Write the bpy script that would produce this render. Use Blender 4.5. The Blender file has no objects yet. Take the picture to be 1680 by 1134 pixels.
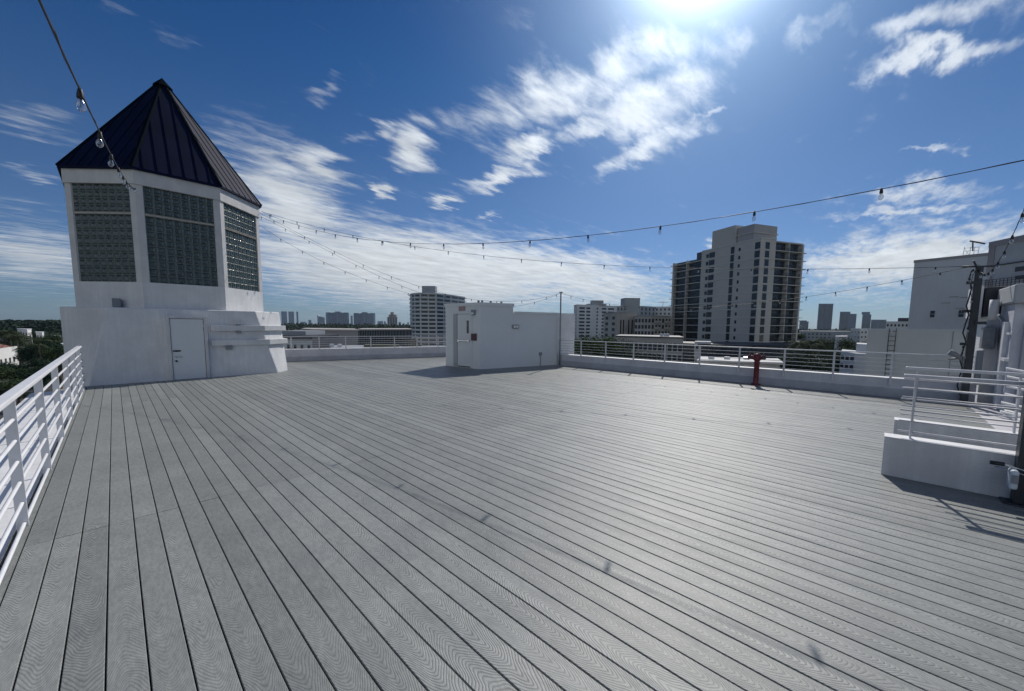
import bpy, math, random
import numpy as np
from mathutils import Vector, Matrix
random.seed(7)
sc = bpy.context.scene
COL = sc.collection
D = -1.65          # deck level (camera eye is the origin)
HAZE = 5.5e-5
G = -15.0          # street level
# ------------------------------------------------------------------ camera
FPX, PX, PY = 625., 840., 592.
def _cam(yaw, pitch, roll):
    y, p, r = map(math.radians, (yaw, pitch, roll))
    F = np.array([math.sin(y)*math.cos(p), math.cos(y)*math.cos(p), -math.sin(p)])
    R = np.array([math.cos(y), -math.sin(y), 0]); U = np.cross(R, F)
    return F, R*math.cos(r)+U*math.sin(r), -R*math.sin(r)+U*math.cos(r)
CF, CR, CU = _cam(46.2, 5.3, 0.46)
cd = bpy.data.cameras.new('camera'); co = bpy.data.objects.new('camera', cd); COL.objects.link(co)
co.matrix_world = Matrix(((CR[0], CU[0], -CF[0], 0), (CR[1], CU[1], -CF[1], 0), (CR[2], CU[2], -CF[2], 0), (0, 0, 0, 1)))
cd.sensor_width = 36; cd.sensor_fit = 'HORIZONTAL'; cd.lens = FPX/1680*36
cd.shift_y = (PY-567)/1680; cd.clip_start = .05; cd.clip_end = 30000
sc.camera = co
# sight lines measured from the photograph -> points on real surfaces
def ray(x, y):
    d = CF+CR*(x-PX)/FPX-CU*(y-PY)/FPX
    return d/np.linalg.norm(d)
def gnd(x, y, z=D): d = ray(x, y); return d*(z/d[2])
def onX(x, y, X): d = ray(x, y); return d*(X/d[0])
def onY(x, y, Y): d = ray(x, y); return d*(Y/d[1])
def vpl(x, y, A, B):
    d = ray(x, y); n = np.array([B[1]-A[1], -(B[0]-A[0])]); t = (n@np.array(A[:2]))/(n@d[:2]); return d*t
def hory(x): return 527.3+(x/1680)*13.5
def far(x, y, dep): r = ray(x, y); return r*(dep/(r@CF))
def fxy(x, dep): return far(x, hory(x), dep)[:2]
def vdir(vx):
    d = ray(vx, hory(vx))[:2]; return d/np.linalg.norm(d)
# ------------------------------------------------------------------ materials
def newmat(name):
    m = bpy.data.materials.new(name); m.use_nodes = True
    nt = m.node_tree; b = nt.nodes['Principled BSDF']; return m, nt, b
def N(nt, t, **kw):
    n = nt.nodes.new(t)
    for k, v in kw.items():
        if k in ('operation', 'blend_type', 'data_type', 'noise_dimensions', 'interpolation_type', 'clamp', 'wave_type', 'sky_type'): setattr(n, k, v)
        else: n.inputs[k].default_value = v
    return n
def mth(nt, op, a, b=None, c=None, clamp=False):
    n = nt.nodes.new('ShaderNodeMath'); n.operation = op; n.use_clamp = clamp
    for i, v in enumerate((a, b, c)):
        if v is None: continue
        if hasattr(v, 'links'): nt.links.new(v, n.inputs[i])
        else: n.inputs[i].default_value = v
    return n.outputs[0]
def mat(name, col, rough=.6, var=.12, scale=3., bump=.0, bscale=60., metal=0., streak=0., col2=None, spec=.5):
    m, nt, b = newmat(name)
    L = nt.links
    tc = nt.nodes.new('ShaderNodeTexCoord')
    n = N(nt, 'ShaderNodeTexNoise', Scale=scale, Detail=6., Roughness=.65); L.new(tc.outputs['Object'], n.inputs['Vector'])
    mx = nt.nodes.new('ShaderNodeMix'); mx.data_type = 'RGBA'
    c = Vector(col); d = Vector(col2) if col2 else c*(1-var*2)
    mx.inputs[6].default_value = (*d, 1); mx.inputs[7].default_value = (*(c if col2 else c*(1+var*.3)), 1)
    fac = mth(nt, 'MULTIPLY_ADD', n.outputs['Fac'], 2.2, -.6, True)
    if streak:
        mp = nt.nodes.new('ShaderNodeMapping'); mp.inputs['Scale'].default_value = (7, 7, .35); L.new(tc.outputs['Object'], mp.inputs['Vector'])
        n2 = N(nt, 'ShaderNodeTexNoise', Scale=1.6, Detail=5., Roughness=.7); L.new(mp.outputs[0], n2.inputs['Vector'])
        s = mth(nt, 'MULTIPLY_ADD', n2.outputs['Fac'], 3., -1.1, True)
        fac = mth(nt, 'MULTIPLY', fac, mth(nt, 'MULTIPLY_ADD', s, streak, 1-streak))
    L.new(fac, mx.inputs[0]); L.new(mx.outputs[2], b.inputs['Base Color'])
    b.inputs['Roughness'].default_value = rough; b.inputs['Metallic'].default_value = metal
    b.inputs['Specular IOR Level'].default_value = spec
    if bump:
        n3 = N(nt, 'ShaderNodeTexNoise', Scale=bscale, Detail=4.); L.new(tc.outputs['Object'], n3.inputs['Vector'])
        bp = nt.nodes.new('ShaderNodeBump'); bp.inputs['Strength'].default_value = bump; bp.inputs['Distance'].default_value = .01
        L.new(n3.outputs['Fac'], bp.inputs['Height']); L.new(bp.outputs[0], b.inputs['Normal'])
    return m
M = {}
M['stucco'] = mat('white_stucco', (.77, .775, .775), .75, .14, 1.3, .8, 34, streak=.6)
M['stucco_old'] = mat('weathered_stucco', (.7, .71, .725), .8, .16, 1.6, .6, 36, streak=.7)
M['shed'] = mat('shed_paint', (.66, .69, .71), .7, .05, .9, .25, 60, streak=.2)
M['curb'] = mat('curb_paint', (.6, .61, .66), .7, .13, 2.2, .4, 40, streak=.4)
M['curb_base'] = mat('curb_base_membrane', (.42, .44, .49), .7, .15, 2.2, .4, 40)
M['coping'] = mat('white_coping', (.8, .8, .8), .55, .1, 3., .3, 30)
M['rail'] = mat('white_powder_coat', (.79, .79, .8), .35, .05, 5.)
M['rail2'] = mat('chalky_rail_paint', (.6, .61, .64), .45, .12, 9.)
M['plaster'] = mat('grey_plaster', (.42, .44, .46), .8, .1, 1.5, .3, 40, streak=.4)
M['black'] = mat('dark_steel', (.028, .036, .046), .45, .2, 6.)
M['rubber'] = mat('black_rubber', (.015, .016, .02), .55, .1, 9.)
M['red'] = mat('red_fire_paint', (.17, .02, .034), .45, .3, 12., .2, 60)
M['brass'] = mat('tarnished_brass', (.3, .22, .12), .35, .2, 12., metal=.8)
M['roofm'] = mat('navy_standing_seam_metal', (.004, .009, .036), .65, .2, 1.5, spec=.08)
M['roofcap'] = mat('navy_ridge_cap', (.004, .009, .016), .9, .2, 2., spec=.02)
M['frame'] = mat('lantern_frame_paint', (.66, .655, .64), .6, .12, 3., .3, 50, streak=.4)
M['bar'] = mat('bronze_glazing_bar', (.33, .3, .25), .5, .15, 8.)
M['mortar'] = mat('glass_block_mortar', (.14, .17, .16), .8, .2, 14.)
M['greybox'] = mat('grey_plastic', (.25, .27, .29), .5, .15, 9.)
M['steel'] = mat('brushed_steel', (.6, .62, .64), .25, .15, 20., metal=1.)
M['darkglass'] = mat('dark_window_glass', (.02, .028, .04), .12, .3, .8)
M['winglass'] = mat('far_window_glass', (.045, .06, .08), .25, .5, .35)
M['pinksign'] = mat('faded_red_sign', (.42, .3, .3), .7, .25, 22.)
M['redbox'] = mat('dull_red_box', (.085, .035, .045), .5, .2, 12.)
M['under'] = mat('roof_membrane', (.075, .08, .088), .9, .2, 2.)
M['asphalt'] = mat('asphalt', (.05, .05, .052), .9, .2, .2)
M['pave'] = mat('pavement', (.27, .27, .26), .9, .2, .3)
M['condo_r'] = mat('shaded_glazing', (.07, .08, .1), .3, .4, .5)  # dark balcony glazing, with the shade of the recess put into its colour
M['bpale'] = mat('pale_grey_render', (.55, .585, .61), .8, .12, .25, .2, 8, streak=.5)
M['condo'] = mat('taupe_concrete', (.55, .53, .49), .8, .08, .12, streak=.3)
M['condo_l'] = mat('pale_slab_edge', (.62, .62, .6), .8, .08, .3)
M['condo_d'] = mat('penthouse_render', (.42, .41, .41), .8, .1, .2)
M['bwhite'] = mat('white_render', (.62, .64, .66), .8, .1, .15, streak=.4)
M['bwhite2'] = mat('sunlit_white_render', (.74, .73, .71), .8, .08, .2)  # lighter, warmer copy of the white render, sunlight put into its colour
M['bgrey'] = mat('grey_render', (.33, .36, .39), .8, .12, .25, streak=.4)
M['btan'] = mat('tan_render', (.5, .475, .445), .8, .15, .2, streak=.3)
M['bbeige'] = mat('beige_block', (.64, .63, .59), .8, .08, .35, .3, 6, streak=.3)
M['bmauve'] = mat('mauve_panel', (.31, .3, .31), .8, .1, .3)
M['bdark'] = mat('dark_cladding', (.05, .055, .07), .6, .3, .3)
M['sky_tower'] = mat('distant_blue_glass', (.06, .11, .2), .4, .3, .02)
M['sky_tower2'] = mat('distant_navy_glass', (.03, .06, .14), .4, .3, .02)
M['sky_beige'] = mat('distant_beige', (.33, .3, .26), .8, .2, .02)
M['redtile'] = mat('red_tile_roof', (.22, .09, .06), .8, .2, 1.5)
M['bark'] = mat('bark', (.13, .1, .075), .9, .3, 4., .5, 8)
M['palmbark'] = mat('palm_bark', (.2, .17, .13), .9, .3, 5., .5, 8)
M['wood_floor'] = mat('pale_coated_concrete', (.56, .55, .57), .6, .12, 1.2, .2, 30)
M['drum'] = mat('white_plastic', (.62, .7, .75), .4, .08, 4.)
M['lawn'] = mat('lawn_green', (.07, .08, .04), .95, .3, .3)

def leafmat(name, c1, c2, c3, sc_=3.2):
    m, nt, b = newmat(name); L = nt.links
    tc = nt.nodes.new('ShaderNodeTexCoord')
    n = N(nt, 'ShaderNodeTexNoise', Scale=sc_, Detail=5., Roughness=.75); L.new(tc.outputs['Object'], n.inputs['Vector'])
    r = nt.nodes.new('ShaderNodeValToRGB'); e = r.color_ramp.elements
    e[0].position = .36; e[0].color = (*c1, 1); e[1].position = .66; e[1].color = (*c3, 1)
    k = e.new(.5); k.color = (*c2, 1)
    L.new(n.outputs['Fac'], r.inputs[0]); L.new(r.outputs[0], b.inputs['Base Color'])
    b.inputs['Roughness'].default_value = .85; b.inputs['Specular IOR Level'].default_value = .12
    return m
M['leaf'] = leafmat('broad_leaves', (.012, .024, .012), (.035, .06, .025), (.1, .13, .05))
M['wleaf'] = leafmat('woodland_leaves', (.008, .02, .013), (.018, .038, .024), (.045, .07, .035), .12)
M['wleaf2'] = leafmat('town_greenery', (.012, .024, .012), (.03, .05, .022), (.07, .09, .04), .2)
M['leaf2'] = leafmat('deep_green_leaves', (.007, .02, .014), (.018, .042, .026), (.05, .085, .04))
M['leaf3'] = leafmat('bright_leaves', (.03, .055, .015), (.055, .1, .025), (.1, .16, .045))
M['frond'] = leafmat('palm_fronds', (.014, .026, .014), (.035, .05, .022), (.1, .11, .05))

PARK, FRQ = .36, 34
def deckmat():
    m, nt, b = newmat('grey_composite_decking'); L = nt.links
    tc = nt.nodes.new('ShaderNodeTexCoord'); sx = nt.nodes.new('ShaderNodeSeparateXYZ'); L.new(tc.outputs['Object'], sx.inputs[0])
    x, y = sx.outputs[0], sx.outputs[1]
    q = mth(nt, 'DIVIDE', mth(nt, 'ADD', x, .5605), .1445)
    idn = mth(nt, 'FLOOR', q); v = mth(nt, 'SUBTRACT', mth(nt, 'SUBTRACT', q, idn), .5)   # -.5...5 across the board
    seg = mth(nt, 'FLOOR', mth(nt, 'DIVIDE', mth(nt, 'ADD', y, 2.28), 6.7))
    cid = nt.nodes.new('ShaderNodeCombineXYZ'); L.new(idn, cid.inputs[0]); L.new(seg, cid.inputs[1])
    wn = nt.nodes.new('ShaderNodeTexWhiteNoise'); wn.noise_dimensions = '2D'; L.new(cid.outputs[0], wn.inputs['Vector'])
    rnd = wn.outputs['Value']; rsep = nt.nodes.new('ShaderNodeSeparateColor'); L.new(wn.outputs['Color'], rsep.inputs[0])
    # slow noise along the board: arch direction and centre wander
    cn = nt.nodes.new('ShaderNodeCombineXYZ'); L.new(mth(nt, 'MULTIPLY', rnd, 91.), cn.inputs[0]); L.new(mth(nt, 'MULTIPLY', y, .8), cn.inputs[1])
    slow = N(nt, 'ShaderNodeTexNoise', Scale=1., Detail=2.); L.new(cn.outputs[0], slow.inputs['Vector'])
    vv = mth(nt, 'ADD', v, mth(nt, 'MULTIPLY_ADD', slow.outputs['Fac'], .9, -.45))
    cf = nt.nodes.new('ShaderNodeCombineXYZ'); L.new(mth(nt, 'MULTIPLY', vv, 1.1), cf.inputs[0]); L.new(mth(nt, 'MULTIPLY', y, 3.2), cf.inputs[1]); L.new(mth(nt, 'MULTIPLY', rnd, 37.), cf.inputs[2])
    fine = N(nt, 'ShaderNodeTexNoise', Scale=1., Detail=1.5, Roughness=.5); L.new(cf.outputs[0], fine.inputs['Vector'])
    par = mth(nt, 'MULTIPLY', mth(nt, 'SUBTRACT', mth(nt, 'SQRT', mth(nt, 'MULTIPLY_ADD', vv, vv, .012)), .1), PARK)
    sgn = mth(nt, 'SIGN', mth(nt, 'SUBTRACT', rsep.outputs[1], .88))
    f = mth(nt, 'ADD', mth(nt, 'MULTIPLY', y, sgn), par)
    f = mth(nt, 'ADD', f, mth(nt, 'MULTIPLY', fine.outputs['Fac'], .24))
    w = mth(nt, 'SINE', mth(nt, 'MULTIPLY', f, 2*math.pi*FRQ))
    dk = mth(nt, 'POWER', mth(nt, 'MULTIPLY_ADD', w, -.5, .5), 2.2)
    line = mth(nt, 'SUBTRACT', 1., dk)
    mott = N(nt, 'ShaderNodeTexNoise', Scale=2.3, Detail=7., Roughness=.7); L.new(tc.outputs['Object'], mott.inputs['Vector'])
    big = N(nt, 'ShaderNodeTexNoise', Scale=.45, Detail=3.); L.new(tc.outputs['Object'], big.inputs['Vector'])
    grit = N(nt, 'ShaderNodeTexNoise', Scale=260., Detail=2.); L.new(tc.outputs['Object'], grit.inputs['Vector'])
    # strength of the embossed grain varies over boards and along them
    amp = mth(nt, 'MULTIPLY', mth(nt, 'MULTIPLY_ADD', rsep.outputs[2], .5, .6), mth(nt, 'MULTIPLY_ADD', big.outputs['Fac'], 1.6, .1))
    val = mth(nt, 'MULTIPLY_ADD', mth(nt, 'MULTIPLY', mth(nt, 'SUBTRACT', line, .6), amp), .44, 1.)
    val = mth(nt, 'MULTIPLY', val, mth(nt, 'MULTIPLY_ADD', mott.outputs['Fac'], .5, .75))
    val = mth(nt, 'MULTIPLY', val, mth(nt, 'MULTIPLY_ADD', rnd, .24, .88))
    val = mth(nt, 'MULTIPLY', val, mth(nt, 'MULTIPLY_ADD', grit.outputs['Fac'], .3, .85))
    mg = nt.nodes.new('ShaderNodeMapping'); mg.inputs['Scale'].default_value = (55, 16, 1); L.new(tc.outputs['Object'], mg.inputs['Vector'])
    mid_ = N(nt, 'ShaderNodeTexNoise', Scale=1., Detail=4., Roughness=.7); L.new(mg.outputs[0], mid_.inputs['Vector'])
    val = mth(nt, 'MULTIPLY', val, mth(nt, 'MULTIPLY_ADD', mid_.outputs['Fac'], .9, .55))
    # small dark screw plugs / specks
    vo = nt.nodes.new('ShaderNodeTexVoronoi'); vo.inputs['Scale'].default_value = 5.5; L.new(tc.outputs['Object'], vo.inputs['Vector'])
    sp = mth(nt, 'GREATER_THAN', vo.outputs['Distance'], .028); vs = nt.nodes.new('ShaderNodeSeparateColor'); L.new(vo.outputs['Color'], vs.inputs[0])
    sp = mth(nt, 'MAXIMUM', sp, mth(nt, 'GREATER_THAN', vs.outputs[0], .45))
    val = mth(nt, 'MULTIPLY', val, mth(nt, 'MULTIPLY_ADD', sp, .7, .3))
    mx = nt.nodes.new('ShaderNodeMix'); mx.data_type = 'RGBA'; mx.blend_type = 'MULTIPLY'; mx.inputs[0].default_value = 1.
    tint = nt.nodes.new('ShaderNodeMix'); tint.data_type = 'RGBA'
    tint.inputs[6].default_value = (.208, .22, .215, 1); tint.inputs[7].default_value = (.232, .24, .225, 1); L.new(mott.outputs['Fac'], tint.inputs[0])
    cc = nt.nodes.new('ShaderNodeCombineColor')
    for i in range(3): L.new(val, cc.inputs[i])
    L.new(tint.outputs[2], mx.inputs[6]); L.new(cc.outputs[0], mx.inputs[7]); L.new(mx.outputs[2], b.inputs['Base Color'])
    L.new(mth(nt, 'MULTIPLY_ADD', mott.outputs['Fac'], .2, .38), b.inputs['Roughness'])
    b.inputs['Specular IOR Level'].default_value = .38
    bp = nt.nodes.new('ShaderNodeBump'); bp.inputs['Strength'].default_value = .6; bp.inputs['Distance'].default_value = .0012
    L.new(mth(nt, 'ADD', mth(nt, 'MULTIPLY', line, amp), mth(nt, 'MULTIPLY', grit.outputs['Fac'], 1.2)), bp.inputs['Height']); L.new(bp.outputs[0], b.inputs['Normal'])
    return m
M['deck'] = deckmat()

def blockglass():
    m, nt, b = newmat('rippled_glass_block'); L = nt.links
    tc = nt.nodes.new('ShaderNodeTexCoord')
    n = N(nt, 'ShaderNodeTexNoise', Scale=7., Detail=4., Roughness=.7); L.new(tc.outputs['Object'], n.inputs['Vector'])
    r = nt.nodes.new('ShaderNodeValToRGB'); e = r.color_ramp.elements
    e[0].position = .35; e[0].color = (.015, .03, .032, 1); e[1].position = .75; e[1].color = (.06, .095, .09, 1)
    L.new(n.outputs['Fac'], r.inputs[0]); L.new(r.outputs[0], b.inputs['Base Color'])
    b.inputs['Roughness'].default_value = .16; b.inputs['Specular IOR Level'].default_value = .7
    n3 = N(nt, 'ShaderNodeTexNoise', Scale=22., Detail=1.); L.new(tc.outputs['Object'], n3.inputs['Vector'])
    bp = nt.nodes.new('ShaderNodeBump'); bp.inputs['Strength'].default_value = .35; bp.inputs['Distance'].default_value = .02
    L.new(n3.outputs['Fac'], bp.inputs['Height']); L.new(bp.outputs[0], b.inputs['Normal'])
    return m
M['gblock'] = blockglass()
def bulbglass():
    m, nt, b = newmat('clear_bulb_glass'); L = nt.links
    nt.nodes.remove(b); out = nt.nodes['Material Output']
    g = nt.nodes.new('ShaderNodeBsdfGlossy'); g.inputs['Roughness'].default_value = .06
    t = nt.nodes.new('ShaderNodeBsdfTransparent'); t.inputs[0].default_value = (.9, .92, .95, 1)
    fr = nt.nodes.new('ShaderNodeLayerWeight'); fr.inputs[0].default_value = .42
    mx = nt.nodes.new('ShaderNodeMixShader'); L.new(mth(nt, 'MULTIPLY_ADD', fr.outputs['Facing'], .75, .12, True), mx.inputs[0])
    L.new(t.outputs[0], mx.inputs[1]); L.new(g.outputs[0], mx.inputs[2]); L.new(mx.outputs[0], out.inputs[0])
    return m
M['bulb'] = bulbglass()
def citymat():
    m, nt, b = newmat('city_ground'); L = nt.links
    tc = nt.nodes.new('ShaderNodeTexCoord')
    n = N(nt, 'ShaderNodeTexNoise', Scale=.02, Detail=8., Roughness=.7); L.new(tc.outputs['Object'], n.inputs['Vector'])
    r = nt.nodes.new('ShaderNodeValToRGB'); e = r.color_ramp.elements
    e[0].position = .38; e[0].color = (.03, .045, .022, 1); e[1].position = .66; e[1].color = (.16, .16, .155, 1)
    k = e.new(.5); k.color = (.06, .07, .045, 1)
    L.new(n.outputs['Fac'], r.inputs[0]); L.new(r.outputs[0], b.inputs['Base Color']); b.inputs['Roughness'].default_value = .9
    return m
M['city'] = citymat()
# ------------------------------------------------------------------ mesh helpers
class MB:
    def __init__(s): s.v = []; s.f = []; s.sm = []
    def add(s, vs, fs, smooth=False):
        o = len(s.v); s.v += [tuple(map(float, p)) for p in vs]; s.f += [tuple(i+o for i in f) for f in fs]; s.sm += [smooth]*len(fs); return s
    def box(s, a, b):
        x0, y0, z0 = a; x1, y1, z1 = b
        return s.add([(x0,y0,z0),(x1,y0,z0),(x1,y1,z0),(x0,y1,z0),(x0,y0,z1),(x1,y0,z1),(x1,y1,z1),(x0,y1,z1)],
                     [(0,3,2,1),(4,5,6,7),(0,1,5,4),(1,2,6,5),(2,3,7,6),(3,0,4,7)])
    def obox(s, o, u, w, n, lu, lw, ln):
        """oriented box from corner o along unit u, w, n"""
        o, u, w, n = (np.array(k, float) for k in (o, u, w, n)); P = []
        for c in (0, 1):
            for a, b in ((0,0),(1,0),(1,1),(0,1)): P.append(o+u*lu*a+w*lw*b+n*ln*c)
        return s.add(P, [(0,3,2,1),(4,5,6,7),(0,1,5,4),(1,2,6,5),(2,3,7,6),(3,0,4,7)])
    def prism(s, poly, z0, z1, poly2=None):
        n = len(poly); q = poly2 or poly
        return s.add([(*p[:2], z0) for p in poly]+[(*p[:2], z1) for p in q],
                     [tuple(range(n))[::-1], tuple(range(n, 2*n))]+[(i, (i+1) % n, n+(i+1) % n, n+i) for i in range(n)])
    def tube(s, pts, r, k=8, smooth=True, cap=True):
        pts = [np.array(p, float) for p in pts]; n = len(pts); rr = r if hasattr(r, '__len__') else [r]*n
        V = []; prev = None
        for i, p in enumerate(pts):
            t = pts[min(i+1, n-1)]-pts[max(i-1, 0)]; t = t/np.linalg.norm(t)
            if prev is None:
                a = np.array([0, 0, 1.]) if abs(t[2]) < .9 else np.array([1., 0, 0]); e = np.cross(t, a)
            else: e = prev-t*(prev@t)
            e = e/np.linalg.norm(e); prev = e; g = np.cross(t, e)
            for j in range(k):
                q = 2*math.pi*j/k; V.append(p+(e*math.cos(q)+g*math.sin(q))*rr[i])
        F = [(i*k+j, i*k+(j+1) % k, (i+1)*k+(j+1) % k, (i+1)*k+j) for i in range(n-1) for j in range(k)]
        s.add(V, F, smooth)
        if cap:
            o = len(s.v)-len(V); s.f += [tuple(o+j for j in range(k))[::-1], tuple(o+(n-1)*k+j for j in range(k))]; s.sm += [False]*2
        return s
    def build(s, name, m, parent=None, **tags):
        me = bpy.data.meshes.new(name); me.from_pydata(s.v, [], s.f); me.materials.append(M[m] if isinstance(m, str) else m)
        me.polygons.foreach_set('use_smooth', s.sm); me.update()
        o = bpy.data.objects.new(name, me); COL.objects.link(o)
        if parent is not None:
            o.parent = parent
            o.matrix_parent_inverse = Matrix.Translation(-parent.location) if parent.rotation_euler.z == 0 else parent.matrix_basis.inverted()
        for k2, v in tags.items(): o[k2] = v
        return o
def box(a, b): return MB().box(a, b)
def thing(name, label, cat, loc=(0, 0, 0), group=None):
    o = bpy.data.objects.new(name, None); COL.objects.link(o); o.location = loc; o.empty_display_size = .2
    o['label'] = label; o['category'] = cat
    if group: o['group'] = group
    return o
def tag(o, label, cat, group=None):
    o['label'] = label; o['category'] = cat
    if group: o['group'] = group
    return o
def bevel(o, w=.01, seg=2):
    b = o.modifiers.new('bevel', 'BEVEL'); b.width = w; b.segments = seg; b.limit_method = 'ANGLE'; return o
# ------------------------------------------------------------------ ground and city sheet
MB().add([(-9000,-9000,G),(9000,-9000,G),(9000,9000,G),(-9000,9000,G)], [(0,1,2,3)]).build('ground', 'city', kind='structure')
MB().add([(-19,-60,G+.01),(-9,-60,G+.01),(-9,420,G+.01),(-19,420,G+.01)], [(0,1,2,3)]).build('road', 'asphalt', kind='structure')
MB().box((-9,-60,G), (-6.2,420,G+.14)).build('pavement', 'pave', kind='structure')
# ------------------------------------------------------------------ deck
def backline(x): return 18.6-.341*(x-5.2)
db = MB(); x0 = -.5572; PITCH = .1445; joints = [-3.4, 4.42, 11.12, 17.8, 24]
for i in range(95):
    xa = x0+PITCH*i; xb = xa+.1379
    if xb > 13.0: break
    yend = 14.9 if xa < 3.6 else min(backline(xa)+.05, 18.9)
    for j in range(4):
        ya, yb = joints[j]+.002, min(joints[j+1]-.002, yend)
        if yb-ya < .05: continue
        dz = random.uniform(-.0012, .0012); z = D+dz; c = .003
        prof = [(xa, z-.025), (xb, z-.025), (xb, z-c), (xb-c, z), (xa+c, z), (xa, z-c)]
        V = [(p[0], ya, p[1]) for p in prof]+[(p[0], yb, p[1]) for p in prof]
        db.add(V, [(0,1,2,3,4,5)[::-1], (6,7,8,9,10,11)]+[(k, (k+1) % 6, 6+(k+1) % 6, 6+k) for k in range(6)][::1])
db.box((-.600, -3.4, D-.03), (-.5638, 14.56, D-.001))
deck = db.build('deck', 'deck', kind='structure')
# own building below the deck
own = thing('rooftop_building', 'white stucco building under the grey deck, its sunlit outer ledge seen through the left railing', 'building', (6, 6, G))
MB().prism([(-.62,-3.4),(13.15,-3.4),(13.15,15.95),(5.1,18.66),(4.2,18.7),(-.62,18.7)], D-.4, D-.045).build('roof_slab', 'under', own)
MB().prism([(-.64,-3.4),(13.3,-3.4),(13.3,16.0),(5.1,18.8),(4.1,18.85),(-.64,18.85)], G, D-.42).build('wall', 'stucco_old', own)
MB().box((-1.46,-3.4,-2.0), (-.66,14.5,-1.70)).build('ledge', 'coping', own)
MB().box((-1.48,-3.4,-2.5), (-1.3,14.5,-2.0)).build('fascia', 'stucco', own)
for yj in (-.4, 2.6, 5.6, 8.6, 11.6): MB().box((-1.465,yj,-1.699), (-.67,yj+.012,-1.696)).build('ledge_joint', 'curb_base', own)
# ------------------------------------------------------------------ left railing
RL = ['white flat-capped railing along the left deck edge from the foreground to the turret',
      'low white railing on the far curb between the turret and the stair bulkhead',
      'white railing on the long curb right of the stair bulkhead, behind the red standpipe']
r1 = thing('railing', RL[0], 'railing', (-.63, 5, D), 'railings around the roof deck')
ya, yb = -2.9, 14.5
bevel(box((-.648, ya, -.615), (-.568, yb, -.575)).build('top_rail', 'rail', r1), .008)
zr = [-.775-.171*i for i in range(6)]
for i in range(6):
    MB().tube([(-.600, ya, zr[i]), (-.600, yb, zr[i])], .0135, 10).build('rod', 'rail', r1)
py = 4.89-1.66*4
while py < 14.6:
    if py > ya: bevel(box((-.640, py-.006, -1.699), (-.576, py+.006, -.617)).build('post', 'rail', r1), .002)
    py += 1.66
# ------------------------------------------------------------------ far curbs and railings
curb = bevel(box((12.95,-1.62,D-.3), (13.2,9.72,-1.215)).build('curb', 'curb'), .012)
tag(curb, 'long low white parapet curb right of the stair bulkhead, under the railing', 'curb')
MB().box((12.925,-1.6,D-.05), (12.948,9.7,-1.44)).build('base_flashing', 'curb_base', curb)
MB().box((12.94,-1.63,-1.213), (13.22,9.72,-1.19)).build('coping', 'coping', curb)
rb = thing('railing', RL[2], 'railing', (12.95, 4, -1.2), 'railings around the roof deck')
bevel(box((12.935,-1.55,-.615), (12.985,9.72,-.585)).build('top_rail', 'rail2', rb), .006)
for i in range(5):
    z = -.72-.105*i; MB().tube([(12.96,-1.55,z), (12.96,9.72,z)], .008, 6).build('rod', 'rail2', rb)
for y in (9.62, 8.57, 7.46, 6.33, 5.2, 4.08, 2.96, 1.85, .79, -.28, -1.4):
    m = MB().box((12.925,y-.022,-1.24), (12.95,y+.022,-.6)); m.box((12.9,y-.022,-1.36), (12.934,y+.022,-1.235)); m.build('post', 'rail2', rb)
# back-left curb on its own line
A = np.array([4.0, 19.01]); B = np.array([12.6, 16.08]); u = (B-A)/np.linalg.norm(B-A); nn = np.array([-u[1], u[0]]); Lc = np.linalg.norm(B-A)
u3 = (*u, 0); n3 = (*nn, 0); up = (0, 0, 1)
curb2 = MB().obox((*A, D-.3), u3, n3, up, Lc, .25, .3+.5).build('curb', 'curb')
tag(curb2, 'low white parapet curb at the far end of the deck, between turret and bulkhead', 'curb')
MB().obox((*(A-nn*.025), D-.05), u3, n3, up, Lc, .023, .25).build('base_flashing', 'curb_base', curb2)
MB().obox((*(A-nn*.01), -1.147), u3, n3, up, Lc, .27, .022).build('coping', 'coping', curb2)
r2 = thing('railing', RL[1], 'railing', (*((A+B)/2), -1.15), 'railings around the roof deck')
MB().obox((*(A-nn*.01), -.59), u3, n3, up, Lc, .05, .03).build('top_rail', 'rail2', r2)
for i in range(5):
    z = -.68-.1*i; p = A+nn*.01; q = B+nn*.01; MB().tube([(*p, z), (*q, z)], .008, 6).build('rod', 'rail2', r2)
s = 1.42
while s < Lc:
    p = A+u*(s-.022)-nn*.026; m = MB().obox((*p, -1.2), u3, n3, up, .044, .02, .6)
    m.obox((*(p-nn*.02), -1.3), u3, n3, up, .044, .02, .11); m.build('post', 'rail2', r2); s += 1.1
# ------------------------------------------------------------------ turret
T = thing('corner_turret', 'white stucco turret with navy pyramid roof and glass block windows at the deck corner', 'tower', (1.6, 16.9, D))
bot = [(-.55,14.58),(3.76,14.55),(4.17,14.97),(4.2,19),(-.96,19),(-.96,15.6)]
top = [(-.09,14.78),(3.25,14.85),(4.15,15.6),(4.2,19),(-.96,19),(-.96,15.62)]
w = MB().prism(bot, D-.02, .4, top)
bevel(w.build('base_wall', 'stucco', T), .03, 3)
MB().prism([(p[0]+.003, p[1]+.003) for p in bot], G, D-.022).build('lower_wall', 'stucco_old', T)
def wy(z): return 14.57+(z+1.65)/2.05*.24
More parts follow.
